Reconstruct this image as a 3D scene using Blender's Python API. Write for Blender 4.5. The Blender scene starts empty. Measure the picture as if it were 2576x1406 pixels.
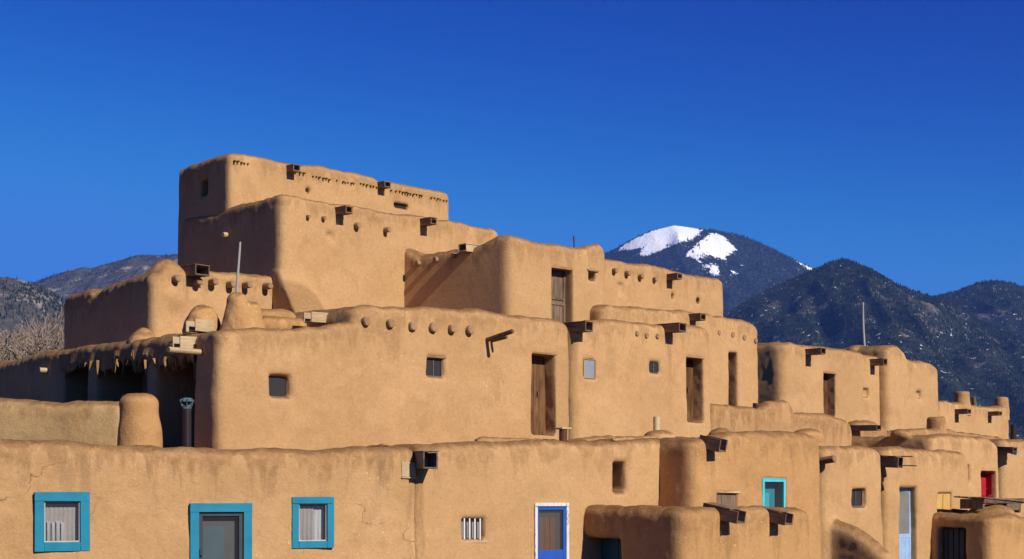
import bpy, bmesh, math, random
import numpy as np
from mathutils import Vector

# ------------------------------------------------------------------ camera, sky, sun, exposure
SC = bpy.context.scene
COL = SC.collection
rad = math.radians
F, CX, HY, CZ = 3860.0, 1287.5, 1240.0, 2.4      # focal length, centre and horizon of the view; eye height in metres
SUN_AZ, SUN_EL = 136.6, 32.0                      # azimuth from +Y clockwise, elevation

SKY_STRENGTH = 0.10
SKY_GRADE = ((21.0, 4.1, 0.040), (6.2, 3.1, 0.21), (1.54, 1.6, 0.70))     # gain, power, ceiling for red, green, blue

cam_d = bpy.data.cameras.new('camera')
cam = bpy.data.objects.new('camera', cam_d); COL.objects.link(cam)
cam.location = (0, 0, CZ); cam.rotation_euler = (rad(90), 0, 0)
cam_d.sensor_width = 36.0; cam_d.lens = 36.0 * F / 2575.0
cam_d.shift_y = (HY - 703.0) / 2575.0
cam_d.clip_start = 0.5; cam_d.clip_end = 60000.0
SC.camera = cam

world = bpy.data.worlds.new('World'); SC.world = world; world.use_nodes = True
wn = world.node_tree; wn.nodes.clear()
sky = wn.nodes.new('ShaderNodeTexSky'); sky.sky_type = 'NISHITA'; sky.sun_disc = False
sky.sun_elevation = rad(SUN_EL); sky.sun_rotation = rad(SUN_AZ); sky.altitude = 2200; sky.air_density = 1.0; sky.dust_density = 0.0; sky.ozone_density = 4.0
# deep high-altitude blue: the sky's own colour, raised per channel to a steeper falloff towards the zenith
sep = wn.nodes.new('ShaderNodeSeparateColor'); comb = wn.nodes.new('ShaderNodeCombineColor')
wn.links.new(sky.outputs[0], sep.inputs[0])
for ch, (gain, power, cap) in enumerate(SKY_GRADE):
    def wm(op, a, b):
        n = wn.nodes.new('ShaderNodeMath'); n.operation = op
        wn.links.new(a, n.inputs[0]); n.inputs[1].default_value = b
        return n.outputs[0]
    x = wm('POWER', wm('MULTIPLY', sep.outputs[ch], SKY_STRENGTH), power)
    sm = wn.nodes.new('ShaderNodeMath'); sm.operation = 'SMOOTH_MIN'; sm.inputs[1].default_value = cap; sm.inputs[2].default_value = cap * 0.9
    wn.links.new(wm('MULTIPLY', x, gain), sm.inputs[0]); wn.links.new(sm.outputs[0], comb.inputs[ch])
bg = wn.nodes.new('ShaderNodeBackground'); bg.inputs[1].default_value = 1.0
wo = wn.nodes.new('ShaderNodeOutputWorld')
wn.links.new(comb.outputs[0], bg.inputs[0]); wn.links.new(bg.outputs[0], wo.inputs[0])

sun_d = bpy.data.lights.new('sun', 'SUN'); sun_d.energy = 5.0; sun_d.angle = rad(0.53); sun_d.color = (1.0, 0.935, 0.86)
sun = bpy.data.objects.new('sun', sun_d); COL.objects.link(sun)
to_sun = Vector((math.sin(rad(SUN_AZ)) * math.cos(rad(SUN_EL)), math.cos(rad(SUN_AZ)) * math.cos(rad(SUN_EL)), math.sin(rad(SUN_EL))))
sun.rotation_euler = to_sun.to_track_quat('Z', 'Y').to_euler(); sun.location = to_sun * 200

SC.view_settings.view_transform = 'Standard'; SC.view_settings.look = 'None'
SC.view_settings.exposure = 0.19; SC.view_settings.gamma = 1.0
SC.render.engine = 'CYCLES'
SC.cycles.use_denoising = True
SC.cycles.max_bounces = 6; SC.cycles.diffuse_bounces = 1; SC.cycles.glossy_bounces = 3; SC.cycles.transparent_max_bounces = 8
SC.cycles.volume_bounces = 0

rng = np.random.default_rng(7)
random.seed(7)

# ------------------------------------------------------------------ materials
MATS = {}
def nmat(name):
    m = bpy.data.materials.new(name); m.use_nodes = True
    nt = m.node_tree
    b = nt.nodes['Principled BSDF']
    b.inputs['Roughness'].default_value = 0.9
    b.inputs['Specular IOR Level'].default_value = 0.15
    MATS[name] = m
    return m, nt, b
def N(nt, t, **kw):
    n = nt.nodes.new(t)
    for k, v in kw.items():
        if isinstance(k, str) and hasattr(n, k): setattr(n, k, v)
    return n
def L(nt, a, b): nt.links.new(a, b)
def noise(nt, vec, scale, detail=3, rough=0.55):
    n = N(nt, 'ShaderNodeTexNoise'); n.inputs['Scale'].default_value = scale; n.inputs['Detail'].default_value = detail; n.inputs['Roughness'].default_value = rough
    if vec is not None: L(nt, vec, n.inputs['Vector'])
    return n.outputs['Fac']
def maprange(nt, v, a, b, c=0.0, d=1.0, smooth=True):
    n = N(nt, 'ShaderNodeMapRange'); n.interpolation_type = 'SMOOTHSTEP' if smooth else 'LINEAR'
    L(nt, v, n.inputs[0])
    for i, x in zip((1, 2, 3, 4), (a, b, c, d)): n.inputs[i].default_value = x
    return n.outputs[0]
def math2(nt, op, a, b, clamp=False):
    n = N(nt, 'ShaderNodeMath'); n.operation = op; n.use_clamp = clamp
    for i, x in enumerate((a, b)):
        if hasattr(x, 'default_value') or hasattr(x, 'is_output'): L(nt, x, n.inputs[i])
        else: n.inputs[i].default_value = x
    return n.outputs[0]
def mixc(nt, fac, a, b, mode='MIX'):
    n = N(nt, 'ShaderNodeMix'); n.data_type = 'RGBA'; n.blend_type = mode
    for i, x in ((0, fac), (6, a), (7, b)):
        if hasattr(x, 'is_output'): L(nt, x, n.inputs[i])
        elif isinstance(x, (int, float)): n.inputs[i].default_value = x
        else: n.inputs[i].default_value = (*x, 1.0)
    return n.outputs[2]
def scaled(nt, vec, s):
    n = N(nt, 'ShaderNodeMapping'); n.inputs['Scale'].default_value = s; L(nt, vec, n.inputs['Vector']); return n.outputs[0]
def bump(nt, b, h, strength, dist):
    n = N(nt, 'ShaderNodeBump'); n.inputs['Strength'].default_value = strength; n.inputs['Distance'].default_value = dist
    L(nt, h, n.inputs['Height']); L(nt, n.outputs[0], b.inputs['Normal'])

def adobe(name, runs=0.48, c1=(0.475, 0.272, 0.115), c2=(0.575, 0.338, 0.148), stain=(0.265, 0.142, 0.056), cracks=0.0, stain_len=0.5, straw=1.0):
    m, nt, b = nmat(name)
    pos = N(nt, 'ShaderNodeNewGeometry').outputs['Position']
    n1 = noise(nt, pos, 0.45, 4); n2 = noise(nt, pos, 3.0, 5, 0.65)
    f = math2(nt, 'ADD', maprange(nt, n1, 0.3, 0.7, 0, 0.6), maprange(nt, n2, 0.3, 0.7, 0, 0.4))
    col = mixc(nt, f, c1, c2)
    tone = maprange(nt, N(nt, 'ShaderNodeObjectInfo').outputs['Random'], 0.0, 1.0, 0.93, 1.05, False)
    col = mixc(nt, 1.0, col, mixc(nt, tone, (0, 0, 0), (1, 1, 1)), 'MULTIPLY')
    patch = maprange(nt, noise(nt, scaled(nt, pos, (0.55, 0.55, 0.75)), 1.0, 3, 0.5), 0.56, 0.60, 0, 0.22)
    col = mixc(nt, patch, col, (c2[0] * 1.10, c2[1] * 1.12, c2[2] * 1.2))
    # brown mud wash: water-worn band below the parapets with ragged runs
    at = N(nt, 'ShaderNodeAttribute'); at.attribute_name = 'top'
    streak = noise(nt, scaled(nt, pos, (2.6, 2.6, 0.35)), 1.0, 4, 0.6)
    lim = maprange(nt, streak, 0.38, 0.72, 0.10, stain_len * 1.9, False)
    dd = math2(nt, 'DIVIDE', at.outputs['Fac'], lim)
    s1 = maprange(nt, dd, 0.45, 1.15, runs, 0.0)
    rough = noise(nt, pos, 7.0, 5, 0.7)
    s1 = math2(nt, 'MULTIPLY', s1, maprange(nt, rough, 0.3, 0.62, 0.35, 1.1), True)
    col = mixc(nt, s1, col, stain)
    # weathered mud caps on everything that lies open to the sky
    sx = N(nt, 'ShaderNodeSeparateXYZ'); L(nt, N(nt, 'ShaderNodeNewGeometry').outputs['Normal'], sx.inputs[0])
    cap = math2(nt, 'MULTIPLY', maprange(nt, sx.outputs['Z'], 0.40, 0.88, 0, 0.92), maprange(nt, rough, 0.25, 0.6, 0.55, 1.0), True)
    col = mixc(nt, cap, col, (stain[0] * 0.78, stain[1] * 0.76, stain[2] * 0.74))
    gr = noise(nt, pos, 13.0, 6, 0.75)
    col = mixc(nt, maprange(nt, gr, 0.36, 0.5, 0.22, 0.0), col, (c1[0] * 0.62, c1[1] * 0.58, c1[2] * 0.54))
    col = mixc(nt, maprange(nt, gr, 0.52, 0.66, 0.0, 0.20), col, (c2[0] * 1.16, c2[1] * 1.18, c2[2] * 1.22))
    # blotchy old repairs
    rep = maprange(nt, noise(nt, scaled(nt, pos, (1.1, 1.1, 0.8)), 1.0, 6, 0.7), 0.57, 0.64, 0, 0.34)
    col = mixc(nt, rep, col, (c1[0] * 0.78, c1[1] * 0.76, c1[2] * 0.74))
    hsum = math2(nt, 'ADD', math2(nt, 'MULTIPLY', n2, 0.6), math2(nt, 'MULTIPLY', noise(nt, pos, 22, 5, 0.75), 0.75))
    if cracks > 0:
        wv = N(nt, 'ShaderNodeVectorMath'); wv.operation = 'ADD'
        nz = N(nt, 'ShaderNodeTexNoise'); nz.inputs['Scale'].default_value = 1.3; nz.inputs['Detail'].default_value = 4; L(nt, pos, nz.inputs['Vector'])
        L(nt, pos, wv.inputs[0]); L(nt, nz.outputs['Color'], wv.inputs[1])
        vo = N(nt, 'ShaderNodeTexVoronoi'); vo.feature = 'DISTANCE_TO_EDGE'; vo.inputs['Scale'].default_value = 0.62; L(nt, wv.outputs[0], vo.inputs['Vector'])
        cr = maprange(nt, vo.outputs['Distance'], 0.001, 0.008, 0.7, 0)
        cr = math2(nt, 'MULTIPLY', cr, maprange(nt, noise(nt, pos, 0.9, 2), 0.45, 0.6, 0, cracks))
        col = mixc(nt, cr, col, (0.17, 0.10, 0.05))
        run = noise(nt, scaled(nt, pos, (3.1, 3.1, 0.5)), 1.0, 5, 0.65)
        rm = math2(nt, 'MULTIPLY', maprange(nt, run, 0.53, 0.64, 0, 0.5), maprange(nt, at.outputs['Fac'], 0.3, 1.3, 1, 0))
        col = mixc(nt, math2(nt, 'MULTIPLY', rm, cracks), col, (0.27, 0.165, 0.08))
    ar = N(nt, 'ShaderNodeAttribute'); ar.attribute_name = 'run'
    col = mixc(nt, math2(nt, 'MULTIPLY', ar.outputs['Fac'], maprange(nt, noise(nt, scaled(nt, pos, (9, 9, 1.6)), 1.0, 4, 0.6), 0.35, 0.6, 0.05, 0.62)), col, (stain[0], stain[1], stain[2]))
    fl = noise(nt, scaled(nt, pos, (34, 34, 24)), 1.0, 1, 0.3)
    st = math2(nt, 'MULTIPLY', maprange(nt, fl, 0.735, 0.78, 0, straw), maprange(nt, n1, 0.35, 0.6, 0.1, 1.0))
    col = mixc(nt, st, col, (0.74, 0.56, 0.31))
    fd = maprange(nt, noise(nt, pos, 21, 2, 0.5), 0.27, 0.33, 0.22, 0)
    col = mixc(nt, fd, col, (0.20, 0.12, 0.06))
    L(nt, col, b.inputs['Base Color'])
    b.inputs['Roughness'].default_value = 0.95; b.inputs['Specular IOR Level'].default_value = 0.05
    bump(nt, b, hsum, 0.65, 0.032)
    return m
adobe('adobe_smooth')
adobe('adobe_cracked', runs=0.62, cracks=1.0, stain_len=0.55)
adobe('adobe_worn', runs=0.62, c1=(0.435, 0.240, 0.099), c2=(0.53, 0.300, 0.129), stain_len=0.9)
adobe('adobe_rough', c1=(0.445, 0.240, 0.092), c2=(0.55, 0.305, 0.120), stain_len=0.7, straw=1.6)
adobe('adobe_pale', c1=(0.43, 0.275, 0.118), c2=(0.52, 0.340, 0.150), stain_len=0.5)

def wood(name, dark, light, scale=(26, 26, 1.8), rough=0.85):
    m, nt, b = nmat(name)
    tc = N(nt, 'ShaderNodeTexCoord').outputs['Object']
    oi = N(nt, 'ShaderNodeObjectInfo').outputs['Random']
    g = noise(nt, scaled(nt, tc, scale), 1.0, 5, 0.7)
    big = noise(nt, scaled(nt, tc, (3, 3, 1.2)), 1.0, 3)
    f = math2(nt, 'ADD', math2(nt, 'MULTIPLY', maprange(nt, g, 0.32, 0.68), 0.65), math2(nt, 'MULTIPLY', maprange(nt, big, 0.3, 0.7), 0.35))
    f = math2(nt, 'ADD', f, math2(nt, 'MULTIPLY', math2(nt, 'SUBTRACT', oi, 0.5), 0.35), True)
    L(nt, mixc(nt, f, dark, light), b.inputs['Base Color'])
    b.inputs['Roughness'].default_value = rough
    bump(nt, b, g, 0.5, 0.008)
    return m
wood('wood_brown', (0.045, 0.022, 0.010), (0.22, 0.115, 0.05))
wood('wood_grey', (0.07, 0.045, 0.028), (0.24, 0.16, 0.10))
wood('wood_door', (0.04, 0.018, 0.008), (0.22, 0.105, 0.042))
wood('wood_canale', (0.10, 0.062, 0.036), (0.27, 0.175, 0.105), scale=(26, 2.0, 26))
wood('wood_pale', (0.34, 0.23, 0.12), (0.55, 0.40, 0.22), scale=(26, 2.0, 26))
wood('wood_viga', (0.20, 0.115, 0.055), (0.40, 0.24, 0.12), scale=(22, 2.0, 22))
wood('wood_yellow', (0.50, 0.28, 0.07), (0.66, 0.42, 0.13))
wood('wood_screened', (0.34, 0.17, 0.085), (0.50, 0.27, 0.14))
def paint(name, c, wear=(0.25, 0.17, 0.10), amt=0.25, rough=0.6, thr=0.62):
    m, nt, b = nmat(name)
    tc = N(nt, 'ShaderNodeTexCoord').outputs['Object']
    g = noise(nt, scaled(nt, tc, (14, 14, 5)), 1.0, 5, 0.7)
    t = maprange(nt, noise(nt, tc, 3.0, 4), 0.3, 0.7, 0.82, 1.1, False)
    base = mixc(nt, 1.0, c, mixc(nt, t, (0, 0, 0), (1, 1, 1)), 'MULTIPLY')
    L(nt, mixc(nt, maprange(nt, g, thr, thr + 0.08, 0, amt), base, wear), b.inputs['Base Color'])
    b.inputs['Roughness'].default_value = rough; b.inputs['Specular IOR Level'].default_value = 0.3
    bump(nt, b, g, 0.25, 0.004)
    return m
paint('paint_teal', (0.006, 0.205, 0.300))
paint('paint_blue', (0.02, 0.09, 0.42))
paint('paint_turquoise', (0.075, 0.56, 0.60))
paint('paint_turquoise_deep', (0.04, 0.34, 0.38))
paint('paint_lightblue', (0.30, 0.46, 0.66), wear=(0.5, 0.52, 0.5), amt=0.6)
paint('paint_red', (0.42, 0.012, 0.022))
paint('paint_white', (0.68, 0.68, 0.62), wear=(0.30, 0.22, 0.14), amt=0.8, thr=0.54)
paint('paint_darkblue', (0.03, 0.04, 0.055))
paint('paint_tealdark', (0.02, 0.09, 0.12))
paint('frame_dark', (0.05, 0.045, 0.045))
paint('frame_grey', (0.12, 0.10, 0.085))
paint('rust', (0.13, 0.042, 0.022), wear=(0.06, 0.03, 0.02), amt=0.7, rough=0.75, thr=0.5)
paint('pipe_black', (0.02, 0.016, 0.018), rough=0.45)
paint('pipe_brown', (0.022, 0.013, 0.014), rough=0.6)
paint('pipe_cream', (0.60, 0.47, 0.24), wear=(0.3, 0.2, 0.1), amt=0.5)
paint('galvanised', (0.36, 0.46, 0.48), rough=0.4)
paint('cowl_tin', (0.09, 0.15, 0.155), wear=(0.04, 0.05, 0.05), amt=0.8, rough=0.4, thr=0.5)
paint('sheet_metal', (0.15, 0.13, 0.11), wear=(0.05, 0.04, 0.03), amt=0.7, rough=0.5, thr=0.5)
paint('pole_grey', (0.34, 0.33, 0.29))
paint('curtain', (0.50, 0.45, 0.39), amt=0.0)
paint('curtain_white', (0.72, 0.70, 0.66), amt=0.0)
paint('curtain_grey', (0.26, 0.27, 0.28), amt=0.0)
paint('door_slate', (0.13, 0.125, 0.115), amt=0.0)
paint('door_teal_grey', (0.10, 0.165, 0.18), amt=0.0)
paint('screen_grey', (0.20, 0.19, 0.165), amt=0.0)
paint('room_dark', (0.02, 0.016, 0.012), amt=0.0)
def glass(name, col, tr, rough=0.08):
    m, nt, b = nmat(name)
    b.inputs['Base Color'].default_value = (*col, 1); b.inputs['Roughness'].default_value = rough; b.inputs['Specular IOR Level'].default_value = 0.5
    t = N(nt, 'ShaderNodeBsdfTransparent'); mx = N(nt, 'ShaderNodeMixShader'); mx.inputs[0].default_value = tr
    out = nt.nodes['Material Output']
    L(nt, b.outputs[0], mx.inputs[1]); L(nt, t.outputs[0], mx.inputs[2]); L(nt, mx.outputs[0], out.inputs[0])
    pos = N(nt, 'ShaderNodeNewGeometry').outputs['Position']
    bump(nt, b, noise(nt, pos, 2.5, 2), 0.15, 0.01)
glass('glass_clear', (0.07, 0.075, 0.075), 0.84)
glass('glass_dusty', (0.055, 0.046, 0.036), 0.35, 0.3)
glass('glass_screen', (0.06, 0.055, 0.05), 0.68, 0.6)

# ------------------------------------------------------------------ mesh helpers
def mesh_np(name, verts, faces, mat, smooth=True, nper=4):
    me = bpy.data.meshes.new(name)
    verts = np.asarray(verts, dtype=np.float32); faces = np.asarray(faces, dtype=np.int32)
    me.vertices.add(len(verts)); me.vertices.foreach_set('co', verts.ravel())
    me.loops.add(faces.size); me.loops.foreach_set('vertex_index', faces.ravel())
    me.polygons.add(len(faces)); me.polygons.foreach_set('loop_start', np.arange(0, faces.size, nper, dtype=np.int32))
    me.polygons.foreach_set('use_smooth', np.full(len(faces), smooth))
    me.materials.append(MATS[mat] if isinstance(mat, str) else mat)
    me.update(calc_edges=True); me.validate()
    return me
def bm_mesh(name, bm, mat, smooth=False):
    me = bpy.data.meshes.new(name); bm.to_mesh(me); bm.free()
    me.materials.append(MATS[mat])
    if smooth: me.polygons.foreach_set('use_smooth', np.full(len(me.polygons), True))
    return me
def box_me(name, lo, hi, mat, bev=0.006, jit=0.0):
    bm = bmesh.new()
    bmesh.ops.create_cube(bm, size=1.0)
    for v in bm.verts:
        v.co = Vector([lo[i] + (v.co[i] + 0.5) * (hi[i] - lo[i]) for i in range(3)])
        if jit: v.co += Vector((random.uniform(-jit, jit), random.uniform(-jit, jit), random.uniform(-jit, jit)))
    if bev: bmesh.ops.bevel(bm, geom=list(bm.edges), offset=bev, segments=1, affect='EDGES')
    return bm_mesh(name, bm, mat)
def log_me(name, r0, r1, y0, y1, mat, n=14, wob=0.06, taper=False):
    """a peeled log along local y, slightly out of round, with a bevelled cut end at y0"""
    bm = bmesh.new(); rings = []
    ys = [y1, (y0 + y1) * 0.5, y0 + 0.02, y0]
    rs = [r1, (r0 + r1) / 2, r0, r0 * 0.86]
    ph = random.uniform(0, 6)
    for y, r in zip(ys, rs):
        rings.append([bm.verts.new((r * (1 + wob * math.sin(3 * a + ph)) * math.cos(a), y, r * (1 + wob * math.sin(2 * a + ph)) * math.sin(a))) for a in [2 * math.pi * i / n for i in range(n)]])
    for a, b in zip(rings[:-1], rings[1:]):
        for i in range(n): bm.faces.new((a[i], a[(i + 1) % n], b[(i + 1) % n], b[i]))
    bm.faces.new(rings[-1]); bm.faces.new(list(reversed(rings[0])))
    bmesh.ops.recalc_face_normals(bm, faces=list(bm.faces))
    me = bm_mesh(name, bm, mat)
    return me
def tube_me(name, prof, mat, n=16, cap=True):
    """lathe around z: prof = [(r, z)...] from bottom to top"""
    bm = bmesh.new(); rings = []
    for r, z in prof:
        rings.append([bm.verts.new((r * math.cos(2 * math.pi * i / n), r * math.sin(2 * math.pi * i / n), z)) for i in range(n)])
    for a, b in zip(rings[:-1], rings[1:]):
        for i in range(n): bm.faces.new((a[i], a[(i + 1) % n], b[(i + 1) % n], b[i]))
    if cap: bm.faces.new(rings[-1]); bm.faces.new(list(reversed(rings[0])))
    return bm_mesh(name, bm, mat, smooth=False)
def add(name, me, parent=None, loc=(0, 0, 0), rot=(0, 0, 0)):
    o = bpy.data.objects.new(name, me); COL.objects.link(o)
    o.location = loc; o.rotation_euler = rot
    if parent is not None: o.parent = parent
    return o
def tag(o, label=None, cat=None, group=None, kind=None):
    if label: o['label'] = label
    if cat: o['category'] = cat
    if group: o['group'] = group
    if kind: o['kind'] = kind
    return o

TAB = rng.random((64, 64, 64)).astype(np.float32)
def vnoise(p, scale, seed=0):
    q = p * scale + seed * 17.31
    i = np.floor(q).astype(np.int64); f = (q - i).astype(np.float32); f = f * f * (3 - 2 * f)
    i0 = i % 64; i1 = (i + 1) % 64
    def g(a, b, c): return TAB[a[:, 0], b[:, 1], c[:, 2]]
    x0 = g(i0, i0, i0) * (1 - f[:, 0]) + g(i1, i0, i0) * f[:, 0]
    x1 = g(i0, i1, i0) * (1 - f[:, 0]) + g(i1, i1, i0) * f[:, 0]
    x2 = g(i0, i0, i1) * (1 - f[:, 0]) + g(i1, i0, i1) * f[:, 0]
    x3 = g(i0, i1, i1) * (1 - f[:, 0]) + g(i1, i1, i1) * f[:, 0]
    y0 = x0 * (1 - f[:, 1]) + x1 * f[:, 1]; y1 = x2 * (1 - f[:, 1]) + x3 * f[:, 1]
    return (y0 * (1 - f[:, 2]) + y1 * f[:, 2]) * 2 - 1
def fbm(p, scale, octs, seed=0, gain=0.5):
    s = 0; a = 1.0
    for o in range(octs):
        s = s + a * vnoise(p, scale * 2 ** o, seed + o); a *= gain
    return s

def smax(a, b, k):
    if k <= 0: return np.maximum(a, b)
    h = np.maximum(k - np.abs(a - b), 0) / k
    return np.maximum(a, b) + h * h * (k / 4)
def smin(a, b, k): return -smax(-a, -b, k)

CORN = [(0, 0, 0), (1, 0, 0), (0, 1, 0), (1, 1, 0), (0, 0, 1), (1, 0, 1), (0, 1, 1), (1, 1, 1)]
EDG = [(0, 1), (2, 3), (4, 5), (6, 7), (0, 2), (1, 3), (4, 6), (5, 7), (0, 4), (1, 5), (2, 6), (3, 7)]
def nets(D, xs, ys, zs):
    S = D < 0
    nx, ny, nz = D.shape
    cnt = np.zeros((nx - 1, ny - 1, nz - 1), np.int8)
    for (a, b, c) in CORN: cnt += S[a:nx - 1 + a, b:ny - 1 + b, c:nz - 1 + c]
    act = (cnt > 0) & (cnt < 8)
    I = np.argwhere(act); n = len(I)
    idx = np.full(act.shape, -1, np.int32); idx[act] = np.arange(n, dtype=np.int32)
    dv = [D[I[:, 0] + a, I[:, 1] + b, I[:, 2] + c] for (a, b, c) in CORN]
    acc = np.zeros((n, 3), np.float32); w = np.zeros(n, np.float32)
    for (a, b) in EDG:
        da, db = dv[a], dv[b]
        m = (da < 0) != (db < 0)
        t = np.where(m, da / np.where(m, da - db, 1), 0)
        ca = np.array(CORN[a], np.float32); cb = np.array(CORN[b], np.float32)
        acc += m[:, None] * (ca + t[:, None] * (cb - ca)); w += m
    acc /= w[:, None]
    g = np.zeros((n, 3), np.float32)
    for k, c in enumerate(CORN):
        for ax in range(3): g[:, ax] += dv[k] * (1 if c[ax] else -1)
    P = np.zeros((n, 3), np.float32)
    for ax, s in enumerate((xs, ys, zs)):
        h = np.diff(s)[I[:, ax]]
        P[:, ax] = s[I[:, ax]] + acc[:, ax] * h; g[:, ax] /= h
    g /= np.maximum(np.linalg.norm(g, axis=1, keepdims=True), 1e-6)
    Q = []
    for ax in range(3):
        b, c = (ax + 1) % 3, (ax + 2) % 3
        sl0 = [slice(None)] * 3; sl1 = [slice(None)] * 3
        sl0[ax] = slice(0, -1); sl1[ax] = slice(1, None)
        for s in (sl0, sl1): s[b] = slice(1, -1); s[c] = slice(1, -1)
        A = S[tuple(sl0)]; B = S[tuple(sl1)]
        E = np.argwhere(A != B)
        ins = A[E[:, 0], E[:, 1], E[:, 2]]
        def cell(db_, dc_):
            J = E.copy(); J[:, b] += db_; J[:, c] += dc_
            return idx[J[:, 0], J[:, 1], J[:, 2]]
        q = np.stack([cell(0, 0), cell(1, 0), cell(1, 1), cell(0, 1)], 1)
        q[~ins] = q[~ins][:, ::-1]
        Q.append(q)
    Q = np.concatenate(Q); Q = Q[(Q >= 0).all(1)]
    return P, g, Q

def axis(lo, hi, step):
    return np.linspace(lo, hi, max(4, int(math.ceil((hi - lo) / step)) + 1)).astype(np.float32)

# ------------------------------------------------------------------ adobe houses
class House:
    """one adobe room block: soft-edged solid with a parapet line, openings cut into it, and its parts"""
    def __init__(s, label, yaw, v, zb, mat='adobe_smooth', name='adobe_house', cat='house', batter=0.012, group='adobe houses of the stepped pueblo'):
        s.th = rad(yaw); s.v0 = v; s.zb = zb; s.mat = mat; s.label = label; s.name = name; s.cat = cat; s.bat = batter; s.group = group
        s.runs = []; s.vols = []; s.cuts = []; s.prims = []; s.todo = []; s.bow = (0.0, 0.0)
    def T(s, px): return math.tan(s.th + math.atan((px - CX) / F))
    def Y(s, u, v): return u * math.sin(s.th) + v * math.cos(s.th)
    def z(s, py, u, v): return CZ + (HY - py) / F * s.Y(u, v)
    def vf(s, u, z): return s.v0 + s.bow[0] * (u - s.bow[1]) ** 2 + s.bat * (z - s.zb)
    def fp(s, px, py, dv=0.0):
        t = s.T(px); v = s.v0
        for _ in range(6):
            u = v * t; zz = s.z(py, u, v); v = s.vf(u, zz) + dv
        return u, v, zz
    def lp(s, px, py, i=0, du=0.0):
        vo = s.vols[i]; t = s.T(px); zz = s.zb
        for _ in range(6):
            u0 = vo['u0'] + s.bat * (zz - s.zb) + du
            u = (u0 - vo['sl'] * vo['v0']) / (1 - vo['sl'] / t); v = u / t; zz = s.z(py, u, v)
        return u, v, zz
    def vol(s, px0, px1, top, depth, sl=0.0, kc=0.38, kt=0.34, dv=0.0, vz=None, u0=None, u1=None, recess=True, hshear=None):
        v = s.v0 + dv
        a = s.fp(px0, 1000)[0] if u0 is None else u0
        b = s.fp(px1, 1000)[0] if u1 is None else u1
        tp = []
        for (px, py) in top:
            u, vv, zz = s.fp(px, py); tp.append((u, zz))
        s.vols.append(dict(u0=a, u1=b, v0=v, v1=v + depth, sl=sl, kc=kc * 0.88, kt=kt * 0.82, top=tp, vz=vz, recess=recess))
        return s
    def H(s, vo, U, V):
        h = np.interp(U, [t[0] for t in vo['top']], [t[1] for t in vo['top']]).astype(np.float32)
        q = np.stack(np.broadcast_arrays(U, V), -1).astype(np.float32); sh = q.shape[:-1]; q = q.reshape(-1, 2)
        q3 = np.concatenate([q, np.full((len(q), 1), 1.7 * s.v0, np.float32)], 1)
        h = h + (0.042 * vnoise(q3, 0.9, 3) + 0.026 * vnoise(q3, 2.7, 8)).reshape(sh)
        if vo['vz'] is not None:
            h = h + np.interp(V - vo['v0'], [t[0] for t in vo['vz']], [t[1] for t in vo['vz']]).astype(np.float32)
        return h
    def sdf(s, U, V, W):
        D = None
        for vo in s.vols:
            bat = s.bat * (W - s.zb)
            vf = vo['v0'] + s.bow[0] * (U - s.bow[1]) ** 2
            d = vf + bat - V
            dl = (vo['u0'] + vo['sl'] * (V - vo['v0']) + bat - U) / math.sqrt(1 + vo['sl'] ** 2)
            d = smax(d, dl, vo['kc']); d = smax(d, U - vo['u1'] + bat, vo['kc'])
            d = np.maximum(d, V - vo['v1'])
            h = s.H(vo, U, V)
            if vo['recess']: h = h - 0.28 * np.clip((-d - 0.42) / 0.12, 0, 1)
            d = smax(d, (W - h) * 0.97, vo['kt'])
            D = d if D is None else smin(D, d, 0.10)
        for c in s.cuts:
            (a0, a1, z0, z1, q0, dep, side, k) = c
            A = U if side == 'f' else V
            d = smax(np.abs(A - (a0 + a1) / 2) - (a1 - a0) / 2, np.abs(W - (z0 + z1) / 2) - (z1 - z0) / 2, 0.05)
            d = smax(d, (V if side == 'f' else U) - (q0 + dep), 0.04)
            D = smax(D, -d, k)
        for p in s.prims:
            if p[0] == 'ell':
                c, r = p[1], p[2]
                k = np.sqrt(((U - c[0]) / r[0]) ** 2 + ((V - c[1]) / r[1]) ** 2 + ((W - c[2]) / r[2]) ** 2)
                d = (k - 1) * min(r) * 1.0
            elif p[0] == 'cap':
                a, b, r0, r1 = p[1], p[2], p[3], p[4]
                ab = [b[i] - a[i] for i in range(3)]; l2 = sum(x * x for x in ab)
                t = np.clip(((U - a[0]) * ab[0] + (V - a[1]) * ab[1] + (W - a[2]) * ab[2]) / l2, 0, 1)
                d = np.sqrt((U - a[0] - t * ab[0]) ** 2 + (V - a[1] - t * ab[1]) ** 2 + (W - a[2] - t * ab[2]) ** 2) - (r0 + t * (r1 - r0))
            elif p[0] == 'box':
                c, h, r = p[1], p[2], p[3]
                qx = np.abs(U - c[0]) - h[0] + r; qy = np.abs(V - c[1]) - h[1] + r; qz = np.abs(W - c[2]) - h[2] + r
                d = np.sqrt(np.maximum(qx, 0) ** 2 + np.maximum(qy, 0) ** 2 + np.maximum(qz, 0) ** 2) + np.minimum(np.maximum(np.maximum(qx, qy), qz), 0) - r
            elif p[0] == 'ramp':
                ua, ub, vt, zt_, sl_, kk = p[1:7]
                d = (vt - sl_ * (zt_ - W) - V) / math.sqrt(1 + sl_ * sl_)
                d = smax(smax(d, ua + 0.22 * (V - vt) - U, 0.10), U - ub, kk)
                d = np.maximum(np.maximum(d, V - vt - 0.8), W - zt_ - 0.1)
            elif p[0] == 'cyl':
                c, r, hh, rd = p[1], p[2], p[3], p[4]
                qx = np.sqrt((U - c[0]) ** 2 + (V - c[1]) ** 2) - r + rd; qz = np.abs(W - c[2]) - hh + rd
                d = np.sqrt(np.maximum(qx, 0) ** 2 + np.maximum(qz, 0) ** 2) + np.minimum(np.maximum(qx, qz), 0) - rd + 0.0 * (U + V)
            k = p[-1] if p[0] == 'cap' and len(p) > 5 else 0.16
            D = d + 0 * (U + V + W) if D is None else smin(D, d, k)
        return D
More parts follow.
